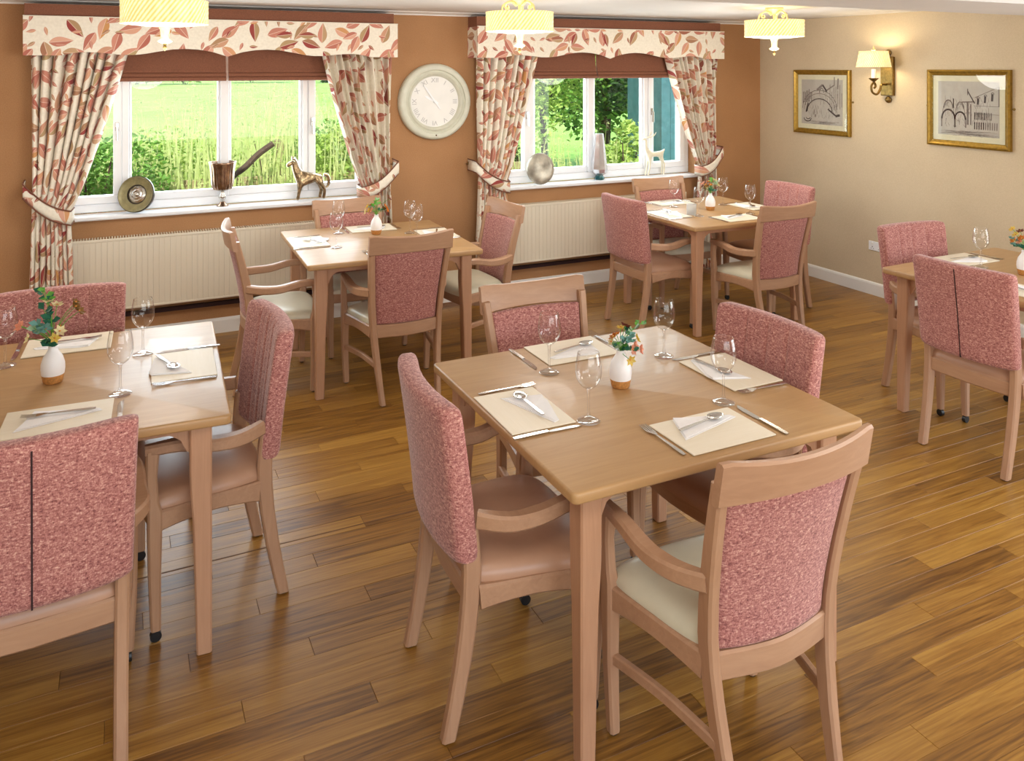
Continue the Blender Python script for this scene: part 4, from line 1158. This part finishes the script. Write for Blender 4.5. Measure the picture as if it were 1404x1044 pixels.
def flowers(loc, label, spec, seed, scale=1.):
    """spec: (kind, dx, dy, dz) of each sprig tip above the vase mouth"""
    rng = random.Random(seed); t = thing('flower_arrangement', (*loc, TZ + .118), label=label, cat='flowers', group='small flower arrangements')
    for kd, dx, dy, dz in spec:
        tip = Vector((dx, dy, dz)) * scale
        mid = Vector((dx * .35, dy * .35, dz * .6)) * scale
        tube('stem', smoothpath([(0, 0, -.03), (0, 0, 0), mid, tip], 3), .0012, GRN['g'], t, 5)
        if kd in PET:
            n = 6; R_ = rng.uniform(.0125, .018) * scale
            up = (tip - mid).normalized(); u = up.orthogonal().normalized(); v = up.cross(u)
            vs, fs = [], []
            for q in range(n):
                a = 2 * PI * q / n; d = u * math.cos(a) + v * math.sin(a); e = u * math.cos(a + .5) + v * math.sin(a + .5); g = u * math.cos(a - .5) + v * math.sin(a - .5)
                m = len(vs); vs += [tip, tip + g * R_ * .7 + up * R_ * .35, tip + d * R_ * 1.15 + up * R_ * .5, tip + e * R_ * .7 + up * R_ * .35, tip + d * R_ * .6 - up * .001]
                fs += [(m, m + 1, m + 2, m + 3), (m, m + 3, m + 2, m + 4), (m, m + 4, m + 2, m + 1)]
            b = raw('blossom', vs, fs, PET[kd], t)
            c_ = lathe('flower_centre', [(0, .004), (.003, .003), (.0035, 0), (0, -.001)], PET['o' if kd != 'o' else 'y'], b, 8, loc=tip + up * .002)
        else:
            for q in range(5):
                f = .45 + .14 * q; p = mid.lerp(tip, f) if q < 4 else tip
                a = rng.uniform(0, 6.28); d = Vector((math.cos(a), math.sin(a), rng.uniform(.0, .7))).normalized()
                L = rng.uniform(.02, .032) * scale; n_ = d.orthogonal().normalized() * L * .36
                raw('leaf', [p, p + d * L * .5 + n_ + Vector((0, 0, .002)), p + d * L, p + d * L * .5 - n_ + Vector((0, 0, .002)), p + d * L * .5 - Vector((0, 0, .0015))], [(0, 4, 1), (4, 2, 1), (0, 3, 4), (4, 3, 2)], GRN[kd], t)
    return t
cx, sx = math.cos(th), -math.sin(th)      # picture-right direction on the floor
def sp(lst): return [(k, lat * cx + dep * math.sin(th), lat * sx + dep * math.cos(th), z) for k, lat, dep, z in lst]
flowers(VZ['C'], 'yellow, orange and teal flowers in the vase on the central table', sp([('y', .0, 0, .075), ('r', .018, .01, .078), ('o', -.022, 0, .045), ('w', -.03, -.01, .032), ('t', .03, 0, .05), ('d', -.006, -.015, .02), ('d', .03, -.03, .012), ('t', .015, -.01, .04), ('g', .01, -.02, .025), ('p', .045, -.015, .02), ('p', .062, -.02, .012), ('y', .054, 0, .04), ('y', .024, -.05, -.012), ('m', .05, .01, .075), ('t', .04, -.02, .04), ('o', -.012, .01, .05), ('m', -.02, -.02, .02), ('d', .034, .015, .07), ('g', .085, .03, .09), ('p', .035, -.03, .014)]), 1)
flowers(VZ['L'], 'loose eucalyptus and peach flowers in the vase on the left table', sp([('d', -.03, 0, .16), ('g', -.025, 0, .165), ('d', -.02, -.01, .11), ('d', -.0, -.01, .085), ('t', -.03, -.02, .07), ('t', -.05, -.01, .055), ('b', .065, 0, .115), ('b', .07, .01, .1), ('b', .06, .01, .125), ('y', .016, -.02, .03), ('w', .03, -.02, .05), ('o', .02, 0, .05), ('p', -.085, -.01, .062), ('p', -.1, .01, .055), ('w', -.06, -.02, .03), ('w', .012, 0, .12), ('p', -.01, .01, .115), ('d', -.012, -.02, .02), ('d', .0, -.02, .008), ('m', -.045, -.02, .06), ('t', -.015, -.02, .06), ('w', -.012, 0, .13)]), 2, 1.15)
flowers(VZ['B'], 'green and orange flowers in the vase on the table under the clock', sp([('g', 0, 0, .09), ('g', .01, 0, .07), ('o', .05, 0, .05), ('o', .06, 0, .03), ('b', .04, 0, .04), ('y', -.04, 0, .03), ('y', -.05, 0, .05), ('p', -.025, -.01, .03), ('w', -.06, 0, .02), ('o', -.03, 0, .06), ('g', -.01, -.01, .06), ('m', -.04, 0, .05), ('r', .075, 0, .095), ('d', .03, 0, .03), ('p', -.035, 0, .015)]), 3, 1.1)
flowers(VZ['R'], 'orange and green flowers in the vase on the corner table', sp([('o', -.01, 0, .08), ('o', -.03, 0, .06), ('d', .01, -.01, .03), ('d', .035, 0, .02), ('w', .03, 0, .09), ('w', .05, 0, .06), ('b', -.04, 0, .04), ('b', -.02, -.01, .05), ('m', .04, 0, .08), ('r', -.05, 0, .05), ('o', .0, -.01, .06), ('g', .02, 0, .1), ('p', -.045, 0, .07)]), 4, 1.1)
flowers(VZ['E'], 'orange and teal flowers in the vase on the right edge table', sp([('y', -.055, 0, .1), ('r', -.02, 0, .09), ('o', -.05, 0, .05), ('o', -.02, -.01, .06), ('t', -.05, 0, .03), ('d', -.04, -.01, .025), ('p', -.03, -.01, .045), ('o', .01, 0, .05), ('r', .02, 0, .1), ('t', -.06, 0, .06), ('y', -.04, 0, .075), ('p', .03, 0, .04)]), 5, 1.1)

# ------------------------------------------------------------------ ornaments on the sills
SZ = WZ0; SYO = D + .045
OLIVE = plain('olive_bronze_glaze', (142, 134, 96), .4, .2, 40, .3); DKB = plain('dark_bronze', (52, 42, 34), .4, .3, 40, .4); SILV = plain('antiqued_silver', (196, 192, 184), .22, .25, 30, .9)
def disc(nm, x, r, rz, label, parts):
    t = thing(nm, (x, D + .004, SZ), R(rz), label=label, cat='ornament')
    for n_, prof, mt, seg in parts:
        o = lathe(n_, prof, mt, t, seg, rot=(R(76), 0, 0)); o.location = (0, 0, r * math.sin(R(76)) + .004)
        if nm == 'silver_disc': o.scale = (.86, 1, .7)
    return t
disc('decorative_plate', .122, .118, -28, 'round olive and dark plate with silver medallion, standing on the left sill', [
 ('dish', [(0, -.03), (.085, -.034), (.108, -.016), (.117, .004), (.118, .022), (.112, .026), (.108, .02), (.098, .014), (.062, .008), (.062, .003), (0, .003)], DKB, 48),
 ('rim_band', [(.064, .0095), (.098, .0155), (.108, .0215), (.112, .0275), (.114, .0275), (.098, .0145), (.064, .0085), (.064, .0095)], OLIVE, 48),
 ('medallion', [(0, .02), (.012, .018), (.016, .012), (.026, .016), (.036, .011), (.046, .015), (.055, .009), (.06, .004), (0, .004)], SILV, 10)])
SHELL = plain('pearl_shell', (176, 170, 156), .34, .5, 9, .4)
disc('silver_disc', 3.07, .128, -26, 'oval pearly grey disc standing on the right sill', [
 ('bowl', [(0, .03), (.06, .024), (.1, .012), (.128, -.006), (.129, -.01), (.124, -.012), (.06, .012), (0, .016)], SHELL, 48)])
g = thing('mercury_goblet', (.65, SYO, SZ), label='ribbed brown mercury glass goblet on the left sill', cat='goblet')
MERC = plain('mercury_glass', (150, 122, 100), .18, .35, 30, .85)
vs, fs = [], []
pr = [(.058, .115), (.066, .13), (.072, .16), (.074, .2), (.078, .25), (.086, .288), (.09, .3), (.087, .3), (.08, .27), (.071, .2), (.06, .13), (.0, .122)]
seg = 72
for r, z in pr:
    for i in range(seg):
        k = 1 + (.035 if r > .05 and z < .285 else 0) * math.cos(i * 2 * PI / seg * 18); a = 2 * PI * i / seg; vs.append((r * k * math.cos(a), r * k * math.sin(a), z))
for j in range(len(pr) - 1):
    for i in range(seg): fs.append((j * seg + i, j * seg + (i + 1) % seg, (j + 1) * seg + (i + 1) % seg, (j + 1) * seg + i))
raw('ribbed_bowl', vs, fs, MERC, g, smooth=True)
lathe('stem', [(0, .123), (.058, .117), (.03, .105), (.012, .098), (.012, .088), (.024, .07), (.026, .058), (.014, .042), (.012, .03), (0, .03)], SILV, g, 24)
lathe('foot', [(0, 0), (.038, 0), (.04, .005), (.022, .018), (.014, .031), (0, .031)], MERC, g, 28)
v = thing('faceted_vase', (3.652, SYO, SZ), R(12), label='tall faceted silver glass vase on the right sill', cat='vase')
SG = plain('silvered_glass', (206, 204, 206), .12, .12, 20, .8); TG = plain('teal_glass_base', (40, 92, 96), .15, .2, 20, .3)
lathe('vase_body', [(.03, .035), (.062, .06), (.068, .09), (.05, .25), (.035, .385), (.031, .385), (.045, .25), (.05, .08), (0, .07)], SG, v, 8, smooth=False)
lathe('vase_base', [(0, 0), (.038, 0), (.044, .012), (.03, .035), (0, .035)], TG, v, 8, smooth=False)
def skin(name, verts, edges, radii, mat, parent, sub=2):
    me = bpy.data.meshes.new(name); me.from_pydata(verts, edges, []); me.update(); me.materials.append(mat)
    o = bpy.data.objects.new(name, me); COL.objects.link(o); o.parent = parent
    o.modifiers.new('skin', 'SKIN')
    if not me.skin_vertices: raise RuntimeError('no skin layer')
    for i, r in enumerate(radii): me.skin_vertices[0].data[i].radius = (r, r)
    me.skin_vertices[0].data[0].use_root = True
    m = o.modifiers.new('sub', 'SUBSURF'); m.levels = m.render_levels = sub
    return o
HORSE = plain('pierced_bronze_silver', (150, 128, 98), .25, .65, 60, .85, .4)
h = thing('horse_figurine', (1.24, SYO, SZ), label='bronze and silver horse figurine on the left sill', cat='figurine')
V = [(0, 0, .155), (.06, 0, .158), (-.055, 0, .152), (-.085, 0, .19), (-.105, 0, .235), (-.118, 0, .275), (-.142, 0, .262), (-.163, 0, .242),
     (-.068, .022, .11), (-.072, .024, .06), (-.078, .024, .005), (-.068, -.022, .11), (-.08, -.024, .06), (-.092, -.024, .005),
     (.075, .024, .115), (.088, .026, .065), (.076, .026, .005), (.075, -.024, .115), (.1, -.026, .065), (.092, -.026, .005), (.092, 0, .15)]
E_ = [(0, 1), (0, 2), (2, 3), (3, 4), (4, 5), (5, 6), (6, 7), (2, 8), (8, 9), (9, 10), (2, 11), (11, 12), (12, 13), (1, 14), (14, 15), (15, 16), (1, 17), (17, 18), (18, 19), (1, 20)]
rr = [.034, .038, .04, .032, .026, .022, .019, .014, .017, .011, .012, .017, .011, .012, .02, .012, .012, .02, .012, .012, .024]
skin('body', V, E_, rr, HORSE, h)
tube('tail', smoothpath([(.098, 0, .172), (.125, 0, .165), (.136, 0, .13), (.13, 0, .095), (.112, 0, .082)], 4), [.012, .013, .013, .013, .013, .012, .012, .012, .012, .011, .011, .01, .009, .008, .007, .006, .004], HORSE, h, 8)
tube('mane', smoothpath([(-.11, 0, .302), (-.09, 0, .275), (-.075, 0, .235), (-.052, 0, .198)], 4), .011, SILV, h, 8)
for s_ in (-1, 1): tube('ear', [(-.12, s_ * .01, .288), (-.122, s_ * .013, .305), (-.122, s_ * .014, .318)], [.008, .007, .002], HORSE, h, 6)
IVORY = plain('ivory_resin', (232, 226, 204), .4, .06, 30)
d = thing('deer_figurine', (4.21, SYO, SZ), label='ivory deer figurine with antlers on the right sill', cat='figurine')
V = [(0, 0, .185), (.06, 0, .19), (-.055, 0, .19), (-.085, 0, .235), (-.092, 0, .275), (-.09, 0, .315), (-.1, 0, .326), (-.125, 0, .318),
     (-.062, .014, .13), (-.068, .016, .07), (-.085, .016, .006), (-.056, -.014, .13), (-.06, -.016, .07), (-.078, -.016, .006),
     (.074, .016, .15), (.098, .018, .1), (.09, .018, .006), (.07, -.016, .15), (.094, -.018, .1), (.084, -.018, .006), (.088, 0, .205), (.108, 0, .228)]
rr = [.024, .026, .026, .02, .015, .015, .014, .008, .012, .007, .008, .012, .007, .008, .013, .008, .008, .013, .008, .008, .014, .005]
E_ = [(0, 1), (0, 2), (2, 3), (3, 4), (4, 5), (5, 6), (6, 7), (2, 8), (8, 9), (9, 10), (2, 11), (11, 12), (12, 13), (1, 14), (14, 15), (15, 16), (1, 17), (17, 18), (18, 19), (1, 20), (20, 21)]
skin('body', V, E_, rr, IVORY, d)
for s_ in (-1, 1):
    a = tube('antler', smoothpath([(-.085, s_ * .01, .335), (-.05, s_ * .02, .338), (-.02, s_ * .03, .355), (-.005, s_ * .034, .38)], 4), .0038, IVORY, d, 6)
    tube('tine', [(-.03, s_ * .026, .348), (-.026, s_ * .028, .37)], .003, IVORY, a, 6)
    tube('ear', [(-.085, s_ * .012, .33), (-.075, s_ * .024, .34)], [.006, .002], IVORY, d, 6)
